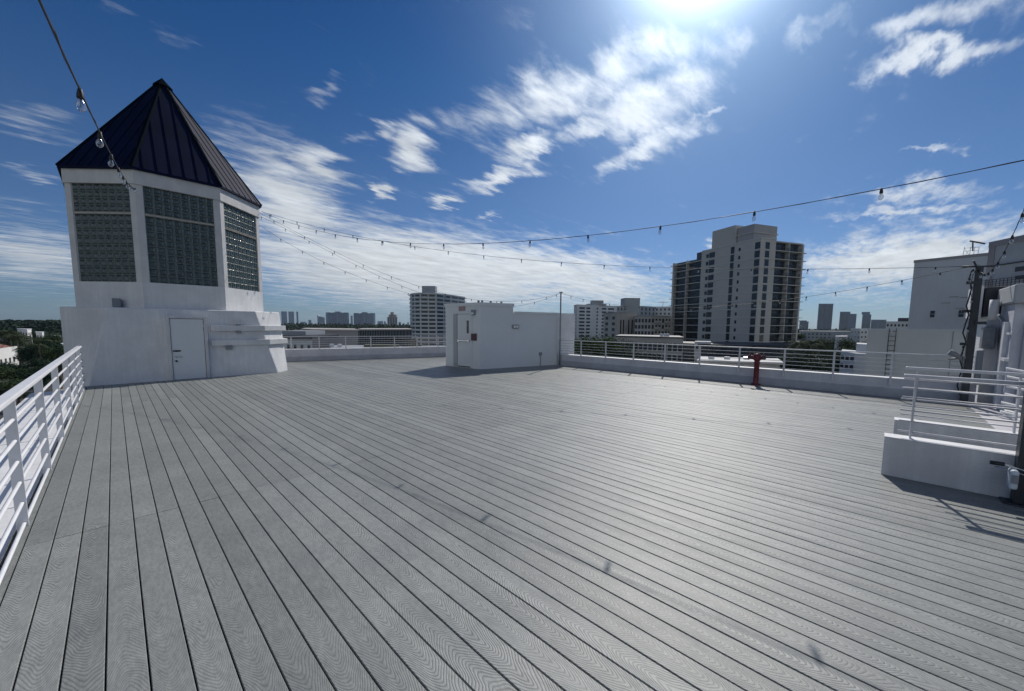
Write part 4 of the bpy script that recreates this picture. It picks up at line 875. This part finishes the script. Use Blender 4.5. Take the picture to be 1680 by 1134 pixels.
for lab, pts, y, mm, k in (
  ('white house with pale sloping roof among the left tree tops', [(27, 190), (43, 180), (50, 190)], 540.5, 'bwhite2', 4),
  ('small white cube house right of the pale roofed one, above the trees', [(57, 185), (67, 178), (70, 184)], 545.5, 'bwhite2', 2),
  ('pale flat house half behind the turret edge at the left', [(86, 170), (100, 160), (110, 168)], 552, 'bwhite2', 3),
  ('lower white house half behind the turret edge, nearer the railing', [(96, 112), (104, 104), (118, 110)], 566, 'bwhite2', 3),
  ('small cream house glimpsed between the palms at the left', [(34, 128), (42, 124)], 574, 'bbeige', 2),
  ('grey roofed house at the far left edge among trees', [(-20, 170), (9, 160)], 552, 'bgrey', 3)):
    t, P, z = pbuild('white_house', lab, 'house', pts, y, mm, 8, 0, group='houses among the trees at the left', roof=(.3, 'bwhite'))
    for j in range(len(P)-1): seg_boxes(t, P[j], P[j+1], k, 2, 0, None, z-.8, z-5.5, .4, .5, 'darkglass')
# ================================================================== TREES
def leafmesh(seed, n, leaf, lobes, m_):
    rnd = random.Random(seed); V, F = [], []
    cl = []
    for i in range(lobes):
        a = rnd.uniform(0, 6.28); r = rnd.uniform(.15, .72)**.8; zc_ = rnd.uniform(-.35, .6)
        cl.append((math.cos(a)*r*.75, math.sin(a)*r*.75, zc_, rnd.uniform(.22, .42)))
    for i in range(n):
        c = rnd.choice(cl); d = Vector((rnd.gauss(0, 1), rnd.gauss(0, 1), rnd.gauss(0, .8))).normalized()
        rr = c[3]*(rnd.random()**.35); p = Vector(c[:3])+d*rr*Vector((1, 1, .8)).length/1.6
        s_ = leaf*rnd.uniform(.6, 1.3); q = (d+Vector((rnd.uniform(-.9, .9), rnd.uniform(-.9, .9), rnd.uniform(-.3, 1.)))).normalized()
        e1 = q.orthogonal().normalized(); e1.rotate(Matrix.Rotation(rnd.uniform(0, 6.28), 3, q)); e2 = q.cross(e1)
        o = len(V); V += [p+e1*s_, p+e2*s_*.5, p-e1*s_, p-e2*s_*.5]; F.append((o, o+1, o+2, o+3))
    me = bpy.data.meshes.new('crown'); me.from_pydata([tuple(v) for v in V], [], F); me.materials.append(M[m_]); me.update(); return me
CROWNS = [leafmesh(11+i, 6000, .036, 16, ('leaf', 'leaf2', 'leaf', 'leaf2', 'leaf3')[i]) for i in range(5)]
def trunkmesh(seed, m_='bark'):
    rnd = random.Random(seed); m = MB(); m.tube([(0,0,0),(.02,.01,.25),(.0,.03,.45),(.03,0,.62)], [.035,.028,.024,.016], 8)
    for k in range(6):
        a = k*1.05+rnd.uniform(-.3, .3); z_ = rnd.uniform(.3, .5); m.tube([(0, 0, z_), (math.cos(a)*.1, math.sin(a)*.1, z_+.12), (math.cos(a)*.26, math.sin(a)*.26, z_+.3)], [.014, .01, .004], 5)
    me = bpy.data.meshes.new('trunk'); me.from_pydata(m.v, [], m.f); me.materials.append(M[m_]); me.update(); return me
TR = trunkmesh(3)
def tree(px, y, dep, wd, var, lab, ht=None, grp='broad-leaved trees in the streets', nm='tree'):
    q = far(px, y, dep); H_ = q[2]-G
    t = thing(nm, lab, 'tree', (q[0], q[1], G), grp)
    o = bpy.data.objects.new('trunk', TR); COL.objects.link(o); o.parent = t; o.scale = (H_, H_, H_)
    c = bpy.data.objects.new('crown', CROWNS[var]); COL.objects.link(c); c.parent = t
    hz = H_*.36; c.location = (0, 0, H_-hz*.92); c.scale = (wd, wd, hz); c.rotation_euler = (0, 0, px*1.7)
def palmmesh(seed, n=17):
    rnd = random.Random(seed); V, F = [], []
    for k in range(n):
        a = k*2.399; el = rnd.uniform(-.5, 1.1); Lf = rnd.uniform(.8, 1.1); prev = None; P_ = []
        for i in range(9):
            s_ = i/8; r = Lf*s_*math.cos(el*(1-s_*.3)); z_ = Lf*(math.sin(el)*s_-.75*s_*s_); P_.append(Vector((math.cos(a)*r, math.sin(a)*r, z_)))
        for i in range(1, 9):
            p = P_[i]; t_ = (P_[i]-P_[i-1]).normalized(); sd = t_.cross(Vector((0, 0, 1))).normalized()
            for sg_ in (1, -1):
                for kk in range(2):
                    b_ = P_[i-1].lerp(p, .5*kk+.2); w_ = .17*math.sin(math.pi*min(1, (i-.5+kk*.5)/8.6))+.03
                    tip = b_+sd*sg_*w_+t_*.1-Vector((0, 0, .1+rnd.random()*.07)); o = len(V)
                    V += [b_-t_*.02, b_+t_*.02, tip]; F.append((o, o+1, o+2))
    me = bpy.data.meshes.new('fronds'); me.from_pydata([tuple(v) for v in V], [], F); me.materials.append(M['frond']); me.update(); return me
PALMS = [palmmesh(5), palmmesh(9, 20)]
pm = MB().tube([(0,0,0),(.01,0,.3),(.015,.005,.6),(.0,.01,1.)], [.022,.016,.013,.012], 8); PT = bpy.data.meshes.new('trunk'); PT.from_pydata(pm.v, [], pm.f); PT.materials.append(M['palmbark']); PT.update()
def palm(px, y, dep, r, lab, var=0):
    q = far(px, y, dep); top_ = q[2]-r*.4; H_ = top_-G
    t = thing('palm_tree', lab, 'palm', (q[0], q[1], G), 'palm trees in the streets')
    o = bpy.data.objects.new('trunk', PT); COL.objects.link(o); o.parent = t; o.scale = (H_, H_, H_)
    c = bpy.data.objects.new('fronds', PALMS[var]); COL.objects.link(c); c.parent = t; c.location = (0, .01*H_, H_); c.scale = (r, r, r); c.rotation_euler = (0, 0, px)
for a in [(72, 553, 92, 5.6, 1, 'big dark round tree in the middle of the left tree cluster'), (92, 566, 84, 4.2, 0, 'tree against the turret base edge at the left'),
          (50, 583, 76, 5.0, 1, 'dark spreading tree just above the left handrail'), (24, 600, 68, 4.4, 0, 'tree below the sunlit white building at the left'),
          (4, 622, 58, 4.0, 0, 'nearest tree at the very left edge above the handrail'), (62, 592, 66, 3.4, 1, 'low tree just above the middle of the visible left handrail'),
          (84, 585, 88, 3.6, 2, 'olive tree by the handrail, right of the dark spreading one'), (10, 541, 150, 7.5, 0, 'broad tree behind the palms at the left edge'),
          (60, 570, 108, 4.6, 3, 'mid-green tree right behind the palms at the left'), (33, 556, 135, 5, 1, 'tree beside the pale roofed house'),
          (-12, 590, 74, 5, 1, 'tree cut by the left edge of the frame'), (78, 548, 150, 6, 2, 'tree behind the small white cube house'), (100, 545, 165, 6, 3, 'tree left of the turret above the pale flat house')]:
    tree(*a)
for a in [(26, 545, 104, 3.6, 'tallest palm left of the white houses', 0), (46, 565, 92, 3.2, 'palm with drooping fronds in the middle of the left trees', 1), (14, 538, 130, 3.8, 'palm at the far left in front of the woods', 1),
          (90, 553, 96, 3.4, 'palm close to the turret edge at the left', 0), (63, 560, 84, 2.8, 'palm in front of the big dark round tree', 1), (37, 552, 118, 3., 'palm just below the pale roofed house', 0),
          (1314, 552, 92, 5.2, 'left one of the two large palms right of the condo foot', 0), (1337, 551, 96, 5.2, 'right one of the two large palms right of the condo foot', 1),
          (1395, 556, 110, 3.4, 'palm left of the white stair block above the railing', 1)]:
    palm(*a)
for a in [(958, 546, 76, 4.8, 4, 'green tree touching the bulkhead end behind the far railing'), (988, 545, 72, 5.2, 4, 'bright green tree behind the second railing bay'), (1018, 553, 74, 4.6, 0, 'tree before the garage left end'),
          (1003, 563, 62, 4.6, 1, 'darker low tree in front of the bright green one'), (968, 566, 60, 4.2, 1, 'low dark tree near the bulkhead outer wall'), (1040, 571, 62, 4., 0, 'low tree in front of the parking garage'), (1068, 577, 56, 3., 3, 'shrubby tree low before the parking garage'),
          (1300, 572, 66, 4.6, 1, 'dark tree right of the red standpipe behind the railing'), (1330, 570, 62, 4.6, 1, 'dark tree under the two large palms'), (1358, 574, 64, 4.2, 1, 'dark tree between the palms and the white wing'),
          (1382, 568, 76, 4, 0, 'round tree left of the white wing'), (1262, 578, 64, 4.2, 1, 'dark tree in front of the podium by the standpipe'), (1225, 580, 66, 4, 1, 'dark tree in front of the podium left of the standpipe'),
          (1308, 545, 190, 5, 0, 'small distant tree at the right foot of the condo tower'), (1360, 551, 170, 7, 2, 'distant broad tree before the long low-rise'), (1410, 552, 95, 5.5, 2, 'leafy tree above the white stair block'), (1186, 582, 70, 3.6, 1, 'low dark tree in front of the podium centre')]:
    tree(*a)
# far woods and roadside ground cover: uncountable
def woods(nm, spans, n, leaf, m_, lab):
    rnd = random.Random(4); V, F = [], []
    for (x0_, x1_, d0, d1, zt0, zt1, w_) in spans:
        for i in range(int(n*w_)):
            px = rnd.uniform(x0_, x1_); dp = rnd.uniform(d0, d1); q = fxy(px, dp)
            zt_ = zt0+(zt1-zt0)*(.5+.5*math.sin(px*.33+dp*.02))*(.6+.4*math.sin(px*1.3+2))
            z_ = G+(zt_-G)*(rnd.random()**.35); s_ = leaf*rnd.uniform(.5, 1.4)*(dp/300)
            p = Vector((q[0], q[1], z_)); qn = Vector((rnd.gauss(0, 1), rnd.gauss(0, 1), rnd.gauss(0, 1)+.5)).normalized(); e1 = qn.orthogonal().normalized(); e2 = qn.cross(e1)
            o = len(V); V += [p+e1*s_, p+e2*s_*.7, p-e1*s_, p-e2*s_*.7]; F.append((o, o+1, o+2, o+3))
    me = bpy.data.meshes.new(nm); me.from_pydata([tuple(v) for v in V], [], F); me.materials.append(M[m_]); me.update()
    o = bpy.data.objects.new(nm, me); COL.objects.link(o); o['kind'] = 'stuff'; o['label'] = lab; o['category'] = 'woods'; return o
woods('far_woods', [(-90, 125, 330, 620, -2.5, 1.2, 1.2), (-60, 120, 190, 330, -6.5, -3.2, .5)], 16000, 1.5, 'wleaf', 'dark distant woods filling the left horizon')
woods('city_greenery', [(440, 680, 700, 1100, -6, 1., .35), (440, 690, 90, 200, -9, -5.5, .4), (920, 1120, 100, 260, -10, -6.5, .4), (1290, 1500, 420, 800, -7, -2., .4), (1290, 1450, 120, 260, -11, -7.5, .5), (1090, 1320, 70, 110, -10.5, -8.5, .4)], 12000, 1.1, 'wleaf2', 'strips of dark greenery between the low roofs of the town')
# ================================================================== SKY, SUN
SAZ, SEL = 71., 42.
sun = bpy.data.lights.new('sun', 'SUN'); sun.energy = 3.6; sun.angle = math.radians(.55); sun.color = (1, .95, .88)
so = bpy.data.objects.new('sun', sun); COL.objects.link(so)
a, e = math.radians(SAZ), math.radians(SEL); sd = Vector((math.sin(a)*math.cos(e), math.cos(a)*math.cos(e), math.sin(e)))
so.rotation_euler = sd.to_track_quat('Z', 'Y').to_euler(); so.location = (5, 2, 30)
wd = bpy.data.worlds.new('World'); sc.world = wd; wd.use_nodes = True; nt = wd.node_tree; L = nt.links
bg = nt.nodes['Background']; SK = .085; bg.inputs['Strength'].default_value = SK
sky = nt.nodes.new('ShaderNodeTexSky'); sky.sky_type = 'NISHITA'; sky.sun_disc = False; sky.sun_elevation = e; sky.sun_rotation = a
sky.air_density = 1.; sky.dust_density = .4; sky.ozone_density = 2.5
tc = nt.nodes.new('ShaderNodeTexCoord'); dirv = tc.outputs['Generated']
sx = nt.nodes.new('ShaderNodeSeparateXYZ'); L.new(dirv, sx.inputs[0]); X, Y, Z = sx.outputs
AZ0 = mth(nt, 'ARCTAN2', X, Y); EL = mth(nt, 'ARCSINE', Z)
zz_ = mth(nt, 'MAXIMUM', mth(nt, 'ADD', Z, .045), .02)
pc_ = nt.nodes.new('ShaderNodeCombineXYZ'); L.new(mth(nt, 'DIVIDE', X, zz_), pc_.inputs[0]); L.new(mth(nt, 'DIVIDE', Y, zz_), pc_.inputs[1])
mpn = nt.nodes.new('ShaderNodeMapping'); mpn.inputs['Rotation'].default_value = (0, 0, math.radians(-12)); mpn.inputs['Scale'].default_value = (1.25, 3.0, 1); L.new(pc_.outputs[0], mpn.inputs['Vector'])
n1 = N(nt, 'ShaderNodeTexNoise', Scale=1.15, Detail=10., Roughness=.58, Distortion=.35); L.new(mpn.outputs[0], n1.inputs['Vector'])
n2 = N(nt, 'ShaderNodeTexNoise', Scale=4.2, Detail=8., Roughness=.62, Distortion=.5); L.new(mpn.outputs[0], n2.inputs['Vector'])
wsep = nt.nodes.new('ShaderNodeSeparateColor'); wn_ = N(nt, 'ShaderNodeTexNoise', Scale=2.2, Detail=5., Roughness=.6); L.new(mpn.outputs[0], wn_.inputs['Vector']); L.new(wn_.outputs['Color'], wsep.inputs[0])
AZ = mth(nt, 'ADD', AZ0, mth(nt, 'MULTIPLY_ADD', wsep.outputs[0], .17, -.085)); ELw = mth(nt, 'ADD', EL, mth(nt, 'MULTIPLY', mth(nt, 'MULTIPLY_ADD', wsep.outputs[1], .14, -.07), mth(nt, 'MULTIPLY_ADD', EL, 1.6, .15)))
noise = mth(nt, 'MULTIPLY_ADD', n1.outputs['Fac'], .62, mth(nt, 'MULTIPLY', n2.outputs['Fac'], .38))
def azel(x, y): d = ray(x, y); return math.atan2(d[0], d[1]), math.asin(d[2])
BL = [  # x, y of the centre, x, y of the end of the long axis, half width (px), amount
 (700, 445, 330, 400, 72, 1.3), (480, 345, 380, 215, 74, 1.05), (860, 440, 1090, 455, 42, 1.1), (520, 270, 470, 232, 30, .9), (960, 465, 1130, 480, 48, 1.0), (620, 400, 760, 400, 35, .7),
 (1480, 425, 1760, 395, 50, 1.15), (1400, 480, 1560, 500, 28, .6), (60, 420, -120, 400, 62, .8), (250, 480, 480, 500, 50, .5),
 (900, 165, 1080, 105, 55, .9), (1070, 175, 1210, 140, 60, .85), (1060, 240, 1160, 175, 26, .8), (1010, 110, 1200, 40, 48, .7), (1180, 60, 1330, 20, 50, .5), (1120, 215, 1200, 165, 30, .7), (1160, 185, 1225, 157, 9, .8),
 (878, 236, 935, 222, 27, 1.0), (820, 292, 885, 270, 18, .95), (735, 327, 765, 322, 11, .9), (800, 355, 825, 353, 8, .8),
 (675, 245, 690, 290, 42, .95), (640, 215, 622, 200, 20, .7), (755, 222, 775, 215, 12, .4), (625, 315, 640, 325, 17, .9), (580, 215, 590, 230, 22, .45), (535, 150, 560, 140, 24, .55),
 (1540, 100, 1720, 75, 20, .75), (1500, 45, 1680, 0, 34, .75), (980, 205, 880, 240, 24, .8), (1520, 252, 1600, 245, 8, .75), (1490, 318, 1660, 310, 22, .75), (1480, 348, 1640, 335, 10, .7), (1560, 365, 1690, 360, 14, .6), (1170, 405, 1200, 410, 14, .7),
 (275, 70, 340, 95, 26, .55), (180, 10, 220, 25, 14, .4), (70, 215, 170, 245, 38, .55), (60, 285, 110, 292, 13, .6), (70, 150, 85, 152, 10, .3), (880, 20, 960, 0, 34, .35), (1330, 60, 1450, 10, 30, .5),
]
acc = None
for (cx, cy_, ex, ey, hw, am) in BL:
    a0, e0 = azel(cx, cy_); a1, e1 = azel(ex, ey); ce = math.cos(e0); da, de = (a1-a0)*ce, e1-e0; LA = math.hypot(da, de); ca, sa = da/LA, de/LA
    # half width measured across the axis
    nx, ny = -(ey-cy_), (ex-cx); nl = math.hypot(nx, ny); a2, e2 = azel(cx+nx/nl*hw, cy_+ny/nl*hw); LB = max(1e-3, abs(-(a2-a0)*ce*sa+(e2-e0)*ca))
    u1 = mth(nt, 'MULTIPLY', mth(nt, 'SUBTRACT', AZ, a0), ce); v1 = mth(nt, 'SUBTRACT', ELw, e0)
    p_ = mth(nt, 'ADD', mth(nt, 'MULTIPLY', u1, ca/LA), mth(nt, 'MULTIPLY', v1, sa/LA)); q_ = mth(nt, 'ADD', mth(nt, 'MULTIPLY', u1, -sa/LB), mth(nt, 'MULTIPLY', v1, ca/LB))
    r2 = mth(nt, 'ADD', mth(nt, 'MULTIPLY', p_, p_), mth(nt, 'MULTIPLY', q_, q_))
    g = mth(nt, 'MULTIPLY', mth(nt, 'EXPONENT', mth(nt, 'MULTIPLY', r2, -.9)), am)
    acc = g if acc is None else mth(nt, 'SMOOTH_MAX', acc, g, .12)
back = mth(nt, 'MULTIPLY', mth(nt, 'SMOOTH_MAX', mth(nt, 'ADD', mth(nt, 'MULTIPLY', Y, -.62), mth(nt, 'MULTIPLY', X, -.78)), 0., .3), 1.)   # unseen cloud added behind the camera to brighten the shaded faces
acc = mth(nt, 'MAXIMUM', acc, back)
dens = mth(nt, 'ADD', mth(nt, 'MULTIPLY', acc, 1.7), mth(nt, 'MULTIPLY_ADD', noise, 3.8, -2.42))
mr = nt.nodes.new('ShaderNodeMapRange'); mr.interpolation_type = 'SMOOTHSTEP'; mr.inputs['From Min'].default_value = -.1; mr.inputs['From Max'].default_value = 1.25; L.new(dens, mr.inputs['Value'])
den = mth(nt, 'MULTIPLY', mr.outputs[0], mth(nt, 'MULTIPLY_ADD', acc, .4, .55, True))
# thin cloud looks whiter towards the sun (forward scattering)
dp = nt.nodes.new('ShaderNodeVectorMath'); dp.operation = 'DOT_PRODUCT'; dp.inputs[1].default_value = sd; L.new(dirv, dp.inputs[0]); cs = mth(nt, 'MAXIMUM', dp.outputs['Value'], 0.)
fw = mth(nt, 'POWER', cs, 6.); f40 = mth(nt, 'POWER', cs, 28.); f300 = mth(nt, 'POWER', cs, 180.)
shade = N(nt, 'ShaderNodeTexNoise', Scale=1.7, Detail=6., Roughness=.6); L.new(mpn.outputs[0], shade.inputs['Vector'])
cb = mth(nt, 'ADD', mth(nt, 'MULTIPLY', fw, .45), mth(nt, 'MULTIPLY_ADD', shade.outputs['Fac'], .6, .37))
lowf = mth(nt, 'MULTIPLY_ADD', EL, 1.1, .8, True)
cb = mth(nt, 'DIVIDE', mth(nt, 'MULTIPLY', cb, lowf), SK)
cc = nt.nodes.new('ShaderNodeCombineColor'); L.new(mth(nt, 'MULTIPLY', cb, .93), cc.inputs[0]); L.new(mth(nt, 'MULTIPLY', cb, .99), cc.inputs[1]); L.new(mth(nt, 'MULTIPLY', cb, 1.05), cc.inputs[2])
tint = nt.nodes.new('ShaderNodeMix'); tint.data_type = 'RGBA'; tint.blend_type = 'MULTIPLY'; tint.inputs[0].default_value = 1; er = nt.nodes.new('ShaderNodeValToRGB'); els = er.color_ramp.elements
L.new(mth(nt, 'MULTIPLY', EL, 2/math.pi), er.inputs[0])
els[0].position = .0; els[0].color = (.3, .45, .7, 1); els[1].position = .45; els[1].color = (.045, .27, .58, 1)
k_ = els.new(.07); k_.color = (.36, .5, .74, 1); k_ = els.new(.2); k_.color = (.3, .48, .7, 1); k_ = els.new(.34); k_.color = (.12, .37, .65, 1)
L.new(er.outputs[0], tint.inputs[7]); L.new(sky.outputs[0], tint.inputs[6])
mx = nt.nodes.new('ShaderNodeMix'); mx.data_type = 'RGBA'; L.new(den, mx.inputs[0]); L.new(tint.outputs[2], mx.inputs[6]); L.new(cc.outputs[0], mx.inputs[7])
gl = nt.nodes.new('ShaderNodeCombineColor'); gv = mth(nt, 'DIVIDE', mth(nt, 'ADD', mth(nt, 'MULTIPLY', fw, .02), mth(nt, 'ADD', mth(nt, 'MULTIPLY', f40, .42), mth(nt, 'MULTIPLY', f300, 2.6))), SK)
for i, k_ in enumerate((.86, .97, 1.08)): L.new(mth(nt, 'MULTIPLY', gv, k_), gl.inputs[i])
ad = nt.nodes.new('ShaderNodeMix'); ad.data_type = 'RGBA'; ad.blend_type = 'ADD'; ad.inputs[0].default_value = 1; L.new(mx.outputs[2], ad.inputs[6]); L.new(gl.outputs[0], ad.inputs[7])
L.new(ad.outputs[2], bg.inputs['Color'])
wd.cycles.sampling_method = 'MANUAL'; wd.cycles.sample_map_resolution = 512
sc.view_settings.view_transform = 'Standard'; sc.view_settings.look = 'None'; sc.view_settings.gamma = 1; sc.view_settings.exposure = 0; sc.view_settings.use_curve_mapping = False
sc.cycles.max_bounces = 6; sc.cycles.transparent_max_bounces = 12

hz = bpy.data.materials.new('sea_haze'); hz.use_nodes = True; ht = hz.node_tree; ht.nodes.remove(ht.nodes['Principled BSDF'])
pv = ht.nodes.new('ShaderNodeVolumePrincipled'); pv.inputs['Color'].default_value = (.62, .78, .95, 1); pv.inputs['Density'].default_value = HAZE; pv.inputs['Anisotropy'].default_value = .35
ht.links.new(pv.outputs[0], ht.nodes['Material Output'].inputs['Volume'])
MB().box((-8900, -8900, G-1), (8900, 8900, 150)).build('haze', hz, kind='stuff')
